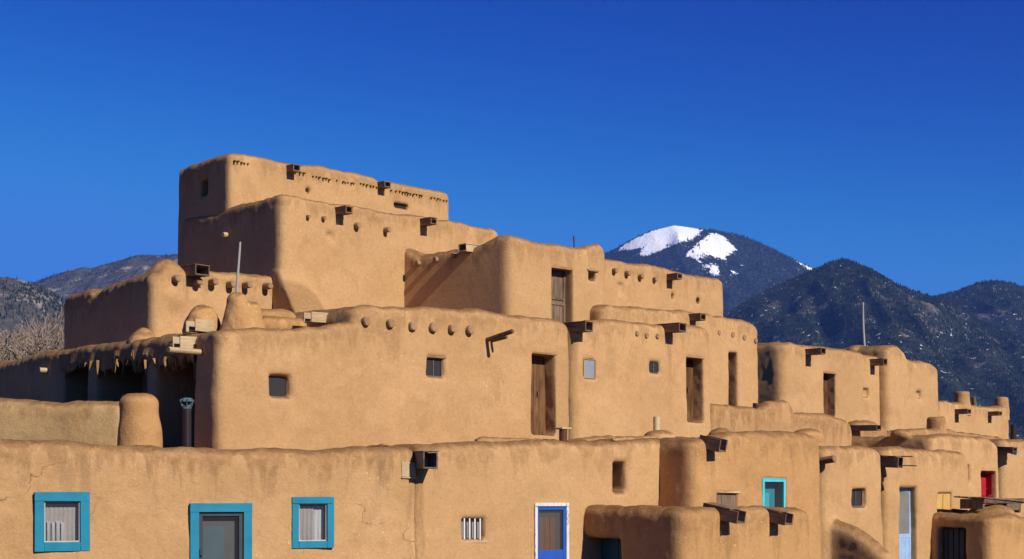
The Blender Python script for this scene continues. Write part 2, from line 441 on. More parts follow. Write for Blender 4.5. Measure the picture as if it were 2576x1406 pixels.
    def cut(s, px0, py0, px1, py1, dep, side='f', k=0.11, i=0):
        if side == 'f':
            a = s.fp(px0, py0); b = s.fp(px1, py1); c = s.fp((px0 + px1) / 2, (py0 + py1) / 2)
            r = (a[0], b[0], min(a[2], b[2]), max(a[2], b[2]), c[1], dep, 'f', k)
        else:
            a = s.lp(px0, py0, i); b = s.lp(px1, py1, i); c = s.lp((px0 + px1) / 2, (py0 + py1) / 2, i)
            r = (b[1], a[1], min(a[2], b[2]), max(a[2], b[2]), c[0], dep, 's', k)
        s.cuts.append(r); return r
    def defer(s, fn): s.todo.append(fn)
    def build(s, step=0.05, vfine=1.3, vstep=0.10, amp=1.0, bounds=None, base=None):
        if bounds is None:
            u0 = min(v['u0'] - abs(min(v['sl'] * (v['v1'] - v['v0']), 0)) for v in s.vols) - 0.4; u1 = max(v['u1'] for v in s.vols) + 0.3
            v0 = min(v['v0'] for v in s.vols) - 0.4; v1 = max(v['v1'] for v in s.vols) + 0.25
            z1 = max(max(t[1] for t in v['top']) + max([0] + [q[1] for q in (v['vz'] or [])]) for v in s.vols) + 0.35
            if s.bow[0]: v1 += 0.5
            for p in s.prims:
                if p[0] == 'ramp': v0 = min(v0, p[3] - p[5] * (p[4] - s.zb) - 0.3); continue
                pts = [p[1]] if p[0] in ('ell', 'box', 'cyl') else [p[1], p[2]]
                R = max(p[2]) if p[0] in ('ell', 'box') else (p[2] if p[0] == 'cyl' else max(p[3], p[4]))
                rz = p[2][2] if p[0] in ('ell', 'box') else (p[3] if p[0] == 'cyl' else R)
                for c in pts:
                    u0 = min(u0, c[0] - R - 0.3); u1 = max(u1, c[0] + R + 0.3); v0 = min(v0, c[1] - R - 0.3); v1 = max(v1, c[1] + R + 0.3); z1 = max(z1, c[2] + rz + 0.3)
        else: u0, u1, v0, v1, z1 = bounds
        us = axis(u0, u1, step); zs = axis(s.zb, z1, step)
        if v1 - v0 > vfine + 0.3: vs = np.concatenate([axis(v0, v0 + vfine, step)[:-1], axis(v0 + vfine, v1, vstep)])
        else: vs = axis(v0, v1, step)
        D = s.sdf(us[:, None, None], vs[None, :, None], zs[None, None, :]).astype(np.float32)
        P, G, Q = nets(D, us, vs, zs)
        top = np.full(len(P), 9.0, np.float32)
        for vo in s.vols: 
            inr = (P[:, 0] > vo['u0'] - 0.5) & (P[:, 0] < vo['u1'] + 0.5)
            hh = s.H(vo, P[:, 0], P[:, 1]) - P[:, 2]
            top = np.where(inr & (hh > -0.4), np.minimum(top, np.abs(hh)), top)
        sd = int(abs(s.v0 * 37 + u0 * 11)) % 50
        disp = 0.030 * vnoise(P, 0.55, sd) + 0.018 * vnoise(P, 1.7, sd + 3) + 0.007 * vnoise(P, 5.5, sd + 5) + 0.004 * vnoise(P, 13, sd + 9)
        disp = disp * amp + np.exp(-top / 0.28) * (0.020 * vnoise(P, 4.2, sd + 12) + 0.012 * vnoise(P, 9.0, sd + 15))
        P = P + G * disp[:, None]
        if base is None:
            base = (s.vols[0]['u0'], s.vols[0]['v0'], s.zb) if s.vols else ((u0 + u1) / 2, (v0 + v1) / 2, s.zb)
        s.base = np.array(base, np.float32)
        me = mesh_np('wall', P - s.base, Q, s.mat)
        at = me.attributes.new('top', 'FLOAT', 'POINT'); at.data.foreach_set('value', top)
        run = np.zeros(len(P), np.float32)
        for (px, py, ln, wd) in s.runs:
            cu, cv, cz = s.fp(px, py)
            f = np.clip((cz - P[:, 2]) / ln, 0, 1)
            wob = 0.05 * vnoise(np.stack([0 * P[:, 2], P[:, 2] * 1.3, 0 * P[:, 2] + px], 1), 1.0, 2)
            run = np.maximum(run, np.clip(1.6 - np.abs(P[:, 0] - cu - wob) / wd * 1.6, 0, 1) * (f > 0) * (1 - 0.75 * f) * (np.abs(P[:, 1] - cv) < 0.35))
        at = me.attributes.new('run', 'FLOAT', 'POINT'); at.data.foreach_set('value', run)
        c, sn = math.cos(s.th), math.sin(s.th)
        root = bpy.data.objects.new(s.name, None); COL.objects.link(root)
        root.location = (base[0] * c - base[1] * sn, base[0] * sn + base[1] * c, base[2]); root.rotation_euler = (0, 0, s.th)
        root.empty_display_size = 0.3
        tag(root, s.label, s.cat, s.group)
        s.root = root
        s.wall = add('wall', me, root)
        for fn in s.todo: fn()
        return s
    def loc(s, p): return (p[0] - s.base[0], p[1] - s.base[1], p[2] - s.base[2])
    def world(s, p):
        c, sn = math.cos(s.th), math.sin(s.th)
        return Vector((p[0] * c - p[1] * sn, p[0] * sn + p[1] * c, p[2]))
    # ---- parts
    def viga(s, px, py, r=0.075, out=0.26, side='f', tilt=0.0, mat='wood_viga', name='viga', yaw=0.0):
        def fn():
            p = s.fp(px, py) if side == 'f' else s.lp(px, py)
            me = log_me(name, r * random.uniform(0.93, 1.06), r, -out * random.uniform(0.92, 1.08), 0.35, mat)
            add(name, me, s.root, s.loc(p), (tilt, 0, (0 if side == 'f' else -math.pi / 2) + yaw + random.uniform(-0.05, 0.05)))
        s.defer(fn)
    def canale(s, px, py, L_=0.4, w=0.22, h=0.2, side='f', tilt=0.08, lid=True, mat='wood_canale', i=0, t=0.03, back=0.45, lidpart=1.0):
        """wooden roof spout leaving the wall at pixel (px, py), the middle of its near side"""
        def fn():
            p = s.fp(px, py) if side == 'f' else s.lp(px, py, i)
            rz = 0 if side == 'f' else -math.pi / 2
            x0 = 0.0 if side == 'f' else -w
            o = add('canale', box_me('floor_board', (x0, -L_, -h / 2), (x0 + w, back, -h / 2 + t), mat, 0.004, 0.003), s.root, s.loc(p), (tilt, 0, rz))
            o.name = 'canale'
            add('side_board', box_me('side_board', (x0 - t, -L_ - 0.01, -h / 2 - 0.004), (x0 - 0.002, back, h / 2), mat, 0.004, 0.004), o)
            add('side_board', box_me('side_board', (x0 + w + 0.002, -L_ + 0.01, -h / 2 - 0.003), (x0 + w + t, back, h / 2 - 0.006), mat, 0.004, 0.004), o)
            if lid: add('cover_board', box_me('cover_board', (x0 - 0.035, -L_ * lidpart, h / 2 + 0.003), (x0 + w + 0.04, back, h / 2 + 0.027), mat, 0.004, 0.005), o)
        s.defer(fn)
    def fill(s, c, off, margin=0.0):
        """local box (x0, x1, z0, z1) and placement of something set into cut c at depth off"""
        a0, a1, z0, z1, q0, dep, side, k = c
        if side == 'f': return (a0 - margin - s.base[0], q0 + off - s.base[1], 0.0), 0.0, a1 - a0 + 2 * margin, z0 - s.base[2] - margin, z1 - s.base[2] + margin
        return (q0 + off - s.base[0], a1 + margin - s.base[1], 0.0), -math.pi / 2, a1 - a0 + 2 * margin, z0 - s.base[2] - margin, z1 - s.base[2] + margin
    def plank_door(s, c, off, n=4, mat='wood_door', rails=True, lintel=True, knob=True, panel=False):
        def fn():
            org, rz, w, z0, z1 = s.fill(c, off, 0.03)
            door = add('door', box_me('door', (0, 0.02, z0), (w, 0.05, z1), 'wood_brown', 0.0), s.root, org, (0, 0, rz))
            e = [0.0]
            for i in range(n): e.append(e[-1] + random.uniform(0.85, 1.15))
            e = [x / e[-1] * w for x in e]
            for i in range(n):
                add('plank', box_me('plank', (e[i] + 0.004, random.uniform(-0.008, 0.0), z0 + random.uniform(0.0, 0.03)), (e[i + 1] - 0.004, 0.02, z1 - 0.004), mat, 0.004), door)
            if rails:
                for f in ((0.47, 0.055) if not panel else (0.42, 0.05)),:
                    zz = z0 + (z1 - z0) * f[0]
                    add('rail', box_me('rail', (0.02, -0.03, zz), (w - 0.02, -0.008, zz + f[1] * 1.6), mat, 0.004), door)
            if panel:
                for zz in (z0 + (z1 - z0) * 0.42 + 0.13, z1 - 0.12): add('rail', box_me('rail', (0.02, -0.03, zz), (w - 0.02, -0.008, zz + 0.06), mat, 0.004), door)
                for x in (0.03, w - 0.1): add('stile', box_me('stile', (x, -0.034, z0), (x + 0.07, -0.006, z1), mat, 0.004), door)
            if knob:
                add('handle', box_me('handle', (w * 0.62, -0.05, z0 + (z1 - z0) * 0.48), (w * 0.62 + 0.03, -0.01, z0 + (z1 - z0) * 0.48 + 0.12), 'frame_grey', 0.004), door)
            if lintel:
                add('lintel', box_me('lintel', (-0.10, -off + 0.02, z1 - 0.035), (w + 0.08, off * 0.4, z1 + 0.012), 'wood_viga', 0.006, 0.006), door)
        s.defer(fn)
    def window(s, c, off, frame='frame_grey', pane='glass_dusty', fw=0.04, mull=0, back='room_dark', lintel=False, bars=0, name='window', curtain=None, sill=None, backmat=None):
        def fn():
            org, rz, w, z0, z1 = s.fill(c, off, 0.02)
            bm = bmesh.new()
            for lo, hi in (((0, 0, z0), (fw, 0.05, z1)), ((w - fw, 0, z0), (w, 0.05, z1)), ((fw, 0.001, z0), (w - fw, 0.049, z0 + fw)), ((fw, 0.001, z1 - fw), (w - fw, 0.049, z1))):
                g = bmesh.ops.create_cube(bm, size=1.0)
                for v in g['verts']: v.co = Vector([lo[i] + (v.co[i] + 0.5) * (hi[i] - lo[i]) for i in range(3)])
            o = add(name, bm_mesh('sash', bm, frame), s.root, org, (0, 0, rz))
            add('pane', box_me('pane', (fw, 0.02, z0 + fw), (w - fw, 0.026, z1 - fw), pane, 0), o)
            for i in range(mull):
                x = fw + (w - 2 * fw) * (i + 1) / (mull + 1)
                add('mullion', box_me('mullion', (x - 0.012, 0.004, z0 + fw), (x + 0.012, 0.019, z1 - fw), frame, 0), o)
            for i in range(bars):
                x = fw + (w - 2 * fw) * (i + 0.75) / (bars + 0.5)
                add('bar', box_me('bar', (x - 0.016, -0.03, z0 + 0.01), (x + 0.016, -0.004, z1 - 0.02), 'curtain_white', 0.004), o)
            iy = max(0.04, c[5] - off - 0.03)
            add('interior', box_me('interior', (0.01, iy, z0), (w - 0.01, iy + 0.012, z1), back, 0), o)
            if curtain:
                for (x0, x1, a0, a1, mt) in curtain:
                    add('curtain', drape(w * x0, w * x1, z0 + (z1 - z0) * a0, z0 + (z1 - z0) * a1, mt), o, (0, 0.09, 0))
            if lintel: add('lintel', box_me('lintel', (-0.08, -off + 0.03, z1 - 0.02), (w + 0.07, off * 0.3, z1 + 0.02), 'wood_viga', 0.005, 0.008), o)
            if sill: add('sill', box_me('sill', (-0.05, -off - 0.02, z0 - 0.04), (w + 0.05, 0.02, z0 - 0.002), sill, 0.005, 0.004), o)
        s.defer(fn)
    def chimney(s, px, py, r, h, dv=0.3, rd=0.1):
        """stubby plastered chimney standing through the parapet, its top at py"""
        def fn():
            u, v, zt = s.fp(px, py, dv)
            us = axis(-r - 0.15, r + 0.15, 0.035); zs = axis(-h, 0.15, 0.035)
            U, V, W = us[:, None, None], us[None, :, None], zs[None, None, :]
            rr_ = r * (1.0 - 0.10 * (W + h) / h)
            qx = np.sqrt(U ** 2 + V ** 2) - rr_ + rd; qz = W + rd
            D = np.sqrt(np.maximum(qx, 0) ** 2 + np.maximum(qz, 0) ** 2) + np.minimum(np.maximum(qx, qz), 0) - rd
            flue = np.maximum(np.sqrt(U ** 2 + V ** 2) - r * 0.45, -W - 0.2)
            P, G, Q = nets(smax(D, -flue, 0.05).astype(np.float32), us, us, zs)
            w_ = P + np.array([u, v, zt], np.float32)
            P = P + G * (0.03 * vnoise(w_, 2.2, 4) + 0.012 * vnoise(w_, 6.0, 7))[:, None]
            me = mesh_np('chimney', P, Q, s.mat)
            at = me.attributes.new('top', 'FLOAT', 'POINT'); at.data.foreach_set('value', np.abs(P[:, 2]))
            add('chimney', me, s.root, s.loc((u, v, zt)))
        s.defer(fn)
    def pipe(s, px, py0, py1, r, dv, mat='rust', cap=None, name='stove_pipe', lean=(0, 0)):
        """vertical flue standing on the roof, from py0 (top) to py1 (foot)"""
        def fn():
            u, v, zt = s.fp(px, py0, dv); _, _, zb = s.fp(px, py1, dv)
            h = zt - zb
            o = add(name, tube_me('stove_pipe', [(r, -0.4), (r, h), (r * 0.86, h), (r * 0.86, h - 0.08)], mat, 14), s.root, s.loc((u, v, zb)), (lean[0], lean[1], 0))
            if cap == 'plate': add('cap', box_me('cap', (-r * 1.5, -r * 1.3, h + 0.002), (r * 1.7, r * 1.3, h + 0.035), 'pipe_cream', 0.006, 0.004), o)
            if cap == 'cowl':
                add('cowl', tube_me('cowl', [(r * 1.02, h - 0.03), (r * 1.04, h + 0.03), (r * 0.75, h + 0.04)], 'cowl_tin', 14), o)
                for a in range(6):
                    ca, sa = math.cos(a * 1.047 + .3), math.sin(a * 1.047 + .3)
                    add('vane', box_me('vane', (-0.028, -0.006, 0.0), (0.028, 0.006, 0.13), 'cowl_tin', 0.002), o, (r * 0.95 * ca, r * 0.95 * sa, h + 0.02), (0, 0.35, a * 1.047 + .3))
                add('cowl_hood', tube_me('cowl_hood', [(r * 1.65, h + 0.10), (r * 1.68, h + 0.115), (r * 1.1, h + 0.165), (r * 0.3, h + 0.175)], 'cowl_tin', 8), o)
        s.defer(fn)

def drape(x0, x1, z0, z1, mat, folds=None):
    n = 40; nf = folds or max(2, int((x1 - x0) / 0.07))
    V = []; Fc = []
    for j in range(8):
        for i in range(n + 1):
            f = i / n; g = j / 7
            V.append((x0 + (x1 - x0) * f, 0.009 * math.sin(f * nf * 6.283 + 0.6 * math.sin(g * 5)) * (0.5 + 0.5 * (1 - g)), z0 + (z1 - z0) * g + 0.006 * math.sin(f * 9)))
    for j in range(7):
        for i in range(n):
            a = j * (n + 1) + i; Fc.append((a, a + 1, a + n + 2, a + n + 1))
    return mesh_np('curtain', V, Fc, mat)

S2 = math.sqrt(2)
# ---- ground ------------------------------------------------------------------
m, nt, b = nmat('dirt')
pos = N(nt, 'ShaderNodeNewGeometry').outputs['Position']
L(nt, mixc(nt, maprange(nt, noise(nt, pos, 0.2, 6), 0.3, 0.7), (0.055, 0.034, 0.018), (0.09, 0.055, 0.028)), b.inputs['Base Color'])
bump(nt, b, noise(nt, pos, 4, 5), 0.4, 0.05)
bm = bmesh.new()
R = 9500
gx = [-R, -4000, -1200, -400, -120, -40, 0, 40, 120, 400, 1200, 4000, R]
vv = [[bm.verts.new((x, y, 0.0)) for x in gx] for y in gx]
for j in range(len(gx) - 1):
    for i in range(len(gx) - 1): bm.faces.new((vv[j][i], vv[j][i + 1], vv[j + 1][i + 1], vv[j + 1][i]))
tag(add('ground', bm_mesh('ground', bm, 'dirt')), kind='structure')

# ------------------------------------------------------------------ the stepped pueblo, storey by storey
# ---- ground storey, long cracked house with teal joinery
g1 = House('long cracked adobe front with teal-framed door and two teal-framed windows', 25, 26.63, 0.0, 'adobe_cracked')
g1.bow = (0.0137, 6.5)
g1.vol(-140, 1052, [(-140, 1104), (0, 1107), (150, 1109), (300, 1115), (450, 1119), (560, 1124), (700, 1127), (800, 1128), (900, 1124), (1000, 1119), (1052, 1116)], 4.2, kc=0.15, kt=0.36)
w1 = g1.cut(96, 1247, 216, 1376, 0.28, k=0.04)
w2 = g1.cut(741, 1257, 831, 1370, 0.28, k=0.04)
d1 = g1.cut(486, 1275, 624, 1560, 0.25, k=0.04)
def teal_frame(h, c, bw, bottom=True, name='window', mat='paint_teal'):
    """four flat boards round an opening, mitred in look by butting, proud of the plaster"""
    def fn():
        org, rz, w, z0, z1 = h.fill(c, 0.0, 0.0)
        y0, y1 = -0.045, 0.06
        ov = bw * 0.42
        def board(lo, hi, nm='frame_board'):
            return box_me(nm, lo, hi, mat, 0.004, 0.003)
        top = add(name, board((-ov, y0, z1 - bw + ov), (w + ov, y1, z1 + ov)), h.root, org, (0, 0, rz))
        for x in (-ov, w + ov - bw):
            add('frame_board', board((x, y0 + 0.004, z0 - (ov if bottom else 0)), (x + bw, y1 - 0.003, z1 - bw + ov - 0.002)), top)
        if bottom: add('frame_board', board((-ov + bw + 0.002, y0 + 0.001, z0 - ov), (w + ov - bw - 0.002, y1, z0 - ov + bw)), top)
        ix0, ix1, iz0, iz1 = -ov + bw, w + ov - bw, (z0 - ov + bw if bottom else z0), z1 + ov - bw
        return top, ix0, ix1, iz0, iz1
    return fn
def teal_window(h, c, bw, curtains):
    mk = teal_frame(h, c, bw)
    def fn():
        t, x0, x1, z0, z1 = mk()
        bm = bmesh.new(); fw = 0.022
        for lo, hi in (((x0, 0, z0), (x0 + fw, .04, z1)), ((x1 - fw, 0, z0), (x1, .04, z1)), ((x0 + fw, .001, z0), (x1 - fw, .039, z0 + fw)), ((x0 + fw, .001, z1 - fw), (x1 - fw, .039, z1))):
            g = bmesh.ops.create_cube(bm, size=1.0)
            for v in g['verts']: v.co = Vector([lo[i] + (v.co[i] + 0.5) * (hi[i] - lo[i]) for i in range(3)])
        add('sash', bm_mesh('sash', bm, 'curtain'), t)  # pale colour paints in the sunlit inner edge of the reveal
        add('pane', box_me('pane', (x0 + fw, .018, z0 + fw), (x1 - fw, .022, z1 - fw), 'glass_clear', 0), t)
        for (a, b_, c0, c1, mt, dy) in curtains:
            add('curtain', drape(x0 + (x1 - x0) * a, x0 + (x1 - x0) * b_, z0 + (z1 - z0) * c0, z0 + (z1 - z0) * c1, mt), t, (0, dy, 0))
        add('interior', box_me('interior', (x0 - 0.02, .2, z0 - 0.02), (x1 + 0.02, .21, z1 + 0.02), 'screen_grey', 0), t)
    h.defer(fn)
teal_window(g1, w1, 0.155, [(0.0, 1.0, 0.0, 1.0, 'curtain', 0.12)] + [(0.10 + 0.13 * i, 0.19 + 0.13 * i, 0.02, 0.52 - 0.03 * (i % 2), 'curtain_white', 0.07) for i in range(4)])
teal_window(g1, w2, 0.125, [(0.0, 0.58, 0.0, 1.0, 'curtain', 0.10), (0.55, 1.0, 0.0, 1.0, 'curtain_white', 0.13)])
mkd = teal_frame(g1, d1, 0.155, False, 'door')
def fn():
    t, x0, x1, z0, z1 = mkd()
    fw = 0.075
    for lo, hi in (((x0, .0, z0), (x0 + fw, .05, z1)), ((x1 - fw, .0, z0), (x1, .05, z1)), ((x0 + fw, .002, z1 - fw), (x1 - fw, .048, z1)), ((x0 + fw, .002, z0 + 0.2), (x1 - fw, .048, z0 + 0.5))):
        add('screen_door_frame', box_me('screen_door_frame', lo, hi, 'frame_dark', 0.004), t)
    add('pane', box_me('pane', (x0 + fw, .024, z0 + 0.5), (x1 - fw, .028, z1 - fw), 'glass_clear', 0), t)
    add('inner_door', box_me('inner_door', (x0, .14, z0), (x1, .16, z1), 'door_slate', 0), t)
    add('inner_panel', box_me('inner_panel', (x0 + 0.10, .12, z0 + 0.3), (x1 - 0.30, .138, z1 - 0.26), 'door_teal_grey', 0.004), t)
    add('handle', box_me('handle', (x0 + 0.01, -0.06, z0 + 1.16), (x0 + 0.06, 0.0, z0 + 1.28), 'frame_dark', 0.008), t)
g1.defer(fn)
g1.pipe(470, 1024, 1120, 0.082, 1.3, 'pipe_brown', 'cowl')
g1.canale(1047, 1158, 0.42, 0.24, 0.30, tilt=0.02, mat='sheet_metal', lid=True)
def fn():
    p = g1.fp(1027, 1180)
    add('patch_board', box_me('patch_board', (-0.14, -0.02, -0.14), (0.14, 0.03, 0.14), 'wood_pale', 0.006, 0.008), g1.root, g1.loc(p))
    add('patch_board', box_me('patch_board', (-0.15, -0.045, -0.17), (0.15, 0.02, -0.145), 'wood_pale', 0.004, 0.008), g1.root, g1.loc(p))
g1.defer(fn)
g1.runs += [(1052, 1185, 2.2, 0.10), (1030, 1195, 1.6, 0.06)]
g1.build(0.05)

# ---- ground storey, middle house with the white-framed blue door
g2 = House('smooth adobe front with white-framed blue door and small barred window', 42, 22.58, 0.0, 'adobe_smooth')
g2.vol(1043, 1700, [(1043, 1119), (1100, 1118), (1200, 1113), (1300, 1110), (1400, 1108), (1500, 1107), (1600, 1106), (1700, 1104)], 4.4, kc=0.15, kt=0.36)
w3 = g2.cut(1159, 1302, 1220, 1357, 0.16, k=0.05)
g2.window(w3, 0.05, 'frame_grey', 'glass_clear', 0.025, 0, 'curtain', bars=4, sill='wood_pale')
nich = g2.cut(1548, 1164, 1576, 1236, 0.55, k=0.16)
g2.prims.append(('cap', (*g2.fp(1556, 1180, 0.10)[:2], g2.fp(1556, 1180)[2]), (*g2.fp(1556, 1232, 0.16)[:2], g2.fp(1556, 1228)[2]), 0.02, 0.02))
g2.prims.pop()
def fn():
    org, rz, w, z0, z1 = g2.fill(nich, 0.42, 0.03)
    t = add('hatch', box_me('hatch', (0, 0.0, z0), (w, 0.03, z1), 'wood_grey', 0.004), g2.root, org, (0, 0, rz))
    add('lintel', box_me('lintel', (-0.10, -0.29, z1 - 0.03), (w + 0.10, 0.0, z1 + 0.01), 'wood_viga', 0.005, 0.006), t)
g2.defer(fn)
d2 = g2.cut(1346, 1272, 1426, 1600, 0.22, k=0.04)
def fn():
    org, rz, w, z0, z1 = g2.fill(d2, 0.0, 0.0)
    ov = 0.05
    def B(nm, lo, hi, mt, bev=0.004, j=0.003): return box_me(nm, lo, hi, mt, bev, j)
    t = add('door', B('door', (-ov, -0.04, z1 - 0.015), (w + ov, 0.07, z1 + 0.055), 'paint_white', 0.006, 0.006), g2.root, org, (0, 0, rz))
    for x in (-ov, w + ov - 0.075): add('frame_board', B('frame_board', (x, -0.037, z0), (x + 0.075, 0.068, z1 - 0.017), 'paint_white', 0.006, 0.006), t)
    x0, x1 = 0.026, w - 0.026
    fw = 0.065
    for lo, hi in (((x0, 0.0, z0), (x0 + fw, .045, z1 - 0.02)), ((x1 - fw, 0.0, z0), (x1, .045, z1 - 0.02)), ((x0 + fw, .002, z1 - 0.02 - fw), (x1 - fw, .043, z1 - 0.02)), ((x0 + fw, .002, z0 + 0.30), (x1 - fw, .043, z1 - 0.90))):
        add('screen_door_frame', B('screen_door_frame', lo, hi, 'paint_blue'), t)
    add('pane', box_me('pane', (x0 + fw, .022, z1 - 0.90), (x1 - fw, .026, z1 - 0.02 - fw), 'glass_screen', 0), t)
    add('inner_door', B('inner_door', (x0, .10, z0), (x1, .13, z1), 'screen_grey'), t)
    for i in range(3):
        xa = x0 + 0.10 + i * 0.16
        add('inner_plank', B('inner_plank', (xa, .06, z0 + 0.5), (xa + 0.152, .075, z1 - 0.24), 'wood_screened'), t)
g2.defer(fn)
g2.pipe(1416, 1080, 1112, 0.085, 0.25, 'rust', 'plate')
u, v, zz = g2.fp(1190, 1104, 0.9)
g2.prims.append(('cap', (*g2.fp(1205, 1112, 0.9)[:2], g2.fp(1205, 1112, 0.9)[2]), (*g2.fp(1400, 1110, 0.7)[:2], g2.fp(1400, 1110, 0.7)[2]), 0.09, 0.06))
g2.prims.append(('cap', g2.fp(1540, 1106, 0.9), g2.fp(1640, 1103, 0.9), 0.07, 0.10))
g2.prims.append(('ell', g2.fp(1658, 1102, 1.2), (0.42, 0.35, 0.20)))
g2.pipe(1651, 1048, 1094, 0.075, 1.2, 'pipe_cream')
g2.runs += [(1058, 1185, 2.6, 0.10)]
g2.build(0.05)

# ---- ground storey, projecting house with the turquoise window
g3 = House('projecting adobe house with small turquoise window and long tilted spout', 45, 20.27, 0.0, 'adobe_rough')
g3.vol(1740, 2072, [(1740, 1098), (1790, 1096), (1840, 1086), (1900, 1084), (2000, 1086), (2072, 1090)], 4.3, sl=0.07, kc=0.38, kt=0.36)
w4 = g3.cut(1920, 1204, 1977, 1294, 0.30, k=0.05)
g3.window(w4, 0.015, 'paint_turquoise', 'glass_clear', 0.085, 0, 'paint_turquoise_deep', lintel=True, curtain=None)
def fn():
    org, rz, w, z0, z1 = g3.fill(w4, 0.09, 0.02)
    add('shutter', box_me('shutter', (0.08, 0.0, z0), (0.36, 0.012, z1 - 0.34), 'paint_turquoise', 0.003), g3.root, org, (0, 0, rz))
g3.defer(fn)
w5 = g3.cut(1802, 1240, 1856, 1292, 0.16, k=0.07)
def fn():
    org, rz, w, z0, z1 = g3.fill(w5, 0.06, 0.03)
    t = add('shutter', box_me('shutter', (0, 0.02, z0), (w, 0.04, z1), 'wood_grey', 0), g3.root, org, (0, 0, rz))
    for i in range(3): add('plank', box_me('plank', (w * i / 3 + 0.004, 0.0, z0), (w * (i + 1) / 3 - 0.004, 0.019, z1 - 0.02), 'wood_grey', 0.003), t)
    add('lintel', box_me('lintel', (-0.03, -0.07, z1 - 0.025), (w + 0.06, 0.03, z1 + 0.012), 'wood_pale', 0.004, 0.012), t)
g3.defer(fn)
g3.canale(1778, 1113, 0.36, 0.22, 0.27, tilt=0.22, lid=False, back=0.2)
g3.runs += [(1790, 1145, 1.0, 0.12)]
g3.build(0.05)

# ---- ground storey, low porch room in front
g4 = House('low straw-flecked adobe porch room with two box spouts and a deep side doorway', 45, 18.60, 0.0, 'adobe_rough')
g4.vol(1715, 2046, [(1715, 1272), (1760, 1274), (1850, 1277), (1930, 1278), (2000, 1280), (2046, 1285)], 3.1, sl=0.07, kc=0.40, kt=0.30)
sd = g4.cut(1470, 1352, 1552, 1620, 0.75, side='s', k=0.20)
def fn():
    org, rz, w, z0, z1 = g4.fill(sd, 0.55, 0.0)
    t = add('door', box_me('door', (0, 0.02, z0), (w, 0.05, z1), 'paint_tealdark', 0), g4.root, org, (0, 0, rz))
    for i in range(4): add('plank', box_me('plank', (w * i / 4 + 0.004, 0.0, z0), (w * (i + 1) / 4 - 0.004, 0.02, z1 - 0.01), 'paint_tealdark', 0.004), t)
g4.defer(fn)
g4.canale(1813, 1292, 0.42, 0.25, 0.24, tilt=0.17, lid=True, lidpart=0.55)
g4.canale(1936, 1298, 0.40, 0.25, 0.23, tilt=0.17, lid=True, lidpart=0.6)
g4.runs += [(1832, 1318, 1.6, 0.16), (1956, 1320, 1.6, 0.18)]
g4.build(0.05, vfine=4.0)

# ---- ground storey to the right
g5 = House('narrow adobe house with small dark window and a sloping buttress', 45, 20.95, 0.0, 'adobe_smooth')
g5.vol(2066, 2226, [(2066, 1119), (2100, 1120), (2160, 1122), (2195, 1124), (2226, 1130)], 3.2, kc=0.34, kt=0.34)
w6 = g5.cut(2147, 1232, 2180, 1273, 0.20, k=0.09)
g5.window(w6, 0.13, 'frame_grey', 'glass_dusty', 0.03, 1)
g5.viga(2072, 1158, 0.085, 0.34, tilt=-0.12, name='beam_end')
a = g5.fp(2130, 1318); b_ = g5.fp(2140, 1420)
for i in range(7):
    f = i / 6
    q = g5.fp(2100, 1309 + 60 * f * f + 8 * f)
    g5.prims.append(('cap', (q[0], q[1] + 0.15 - 1.45 * f, q[2] - 0.24), (q[0], q[1] + 0.15 - 1.45 * f, -0.2), 0.24, 0.26))
g5.build(0.05)

g6 = House('adobe house with pale blue screen door and splintered spout', 45, 21.40, 0.0, 'adobe_smooth')
g6.vol(2222, 2440, [(2200, 1126), (2240, 1126), (2300, 1128), (2380, 1132), (2440, 1138), (2500, 1150)], 3.0, kc=0.30, kt=0.34)
d3 = g6.cut(2263, 1226, 2310, 1600, 0.40, k=0.09)
def fn():
    org, rz, w, z0, z1 = g6.fill(d3, 0.22, 0.03)
    t = add('door', box_me('door', (0, 0.03, z0), (w, 0.05, z1), 'room_dark', 0), g6.root, org, (0, 0, rz))
    fw = 0.09
    z1 -= 0.05
    for lo, hi in (((0, 0, z0), (fw, .03, z1)), ((w - fw, 0, z0), (w, .03, z1)), ((fw, .001, z1 - fw), (w - fw, .029, z1)), ((fw, .001, z1 - 1.32), (w - fw, .029, z1 - 1.22))):
        add('stile', box_me('stile', lo, hi, 'paint_lightblue', 0.004), t)
    add('pane', box_me('pane', (fw, .012, z1 - 1.22), (w - fw, .016, z1 - fw), 'screen_grey', 0), t)
    for i in range(4): add('plank', box_me('plank', (fw + (w - 2 * fw) * i / 4 + 0.003, .008, z0), (fw + (w - 2 * fw) * (i + 1) / 4 - 0.003, .029, z1 - 1.32), 'paint_lightblue', 0.003), t)
    add('inner_shutter', box_me('inner_shutter', (fw, 0.004, z1 - 1.2), (fw + 0.12, 0.011, z1 - 0.42), 'paint_lightblue', 0.002), t)
    add('lintel', box_me('lintel', (-0.06, -0.12, z1 + 0.03), (w + 0.08, 0.04, z1 + 0.06), 'wood_viga', 0.004, 0.005), t)
g6.defer(fn)
g6.canale(2214, 1161, 0.52, 0.22, 0.27, tilt=0.05, lid=True, lidpart=0.9)
def fn():
    p = g6.fp(2214, 1161)
    for dx, dz, ln in ((0.10, -0.10, 0.95), (0.18, 0.135, 0.80)):
        add('splinter_board', box_me('splinter_board', (dx, -ln, dz), (dx + 0.09, -0.1, dz + 0.025), 'wood_grey', 0.003, 0.004), g6.root, g6.loc(p), (0.03, 0, 0.05))
g6.defer(fn)
hb = g6.cut(2356, 1240, 2394, 1286, 0.16, k=0.04)
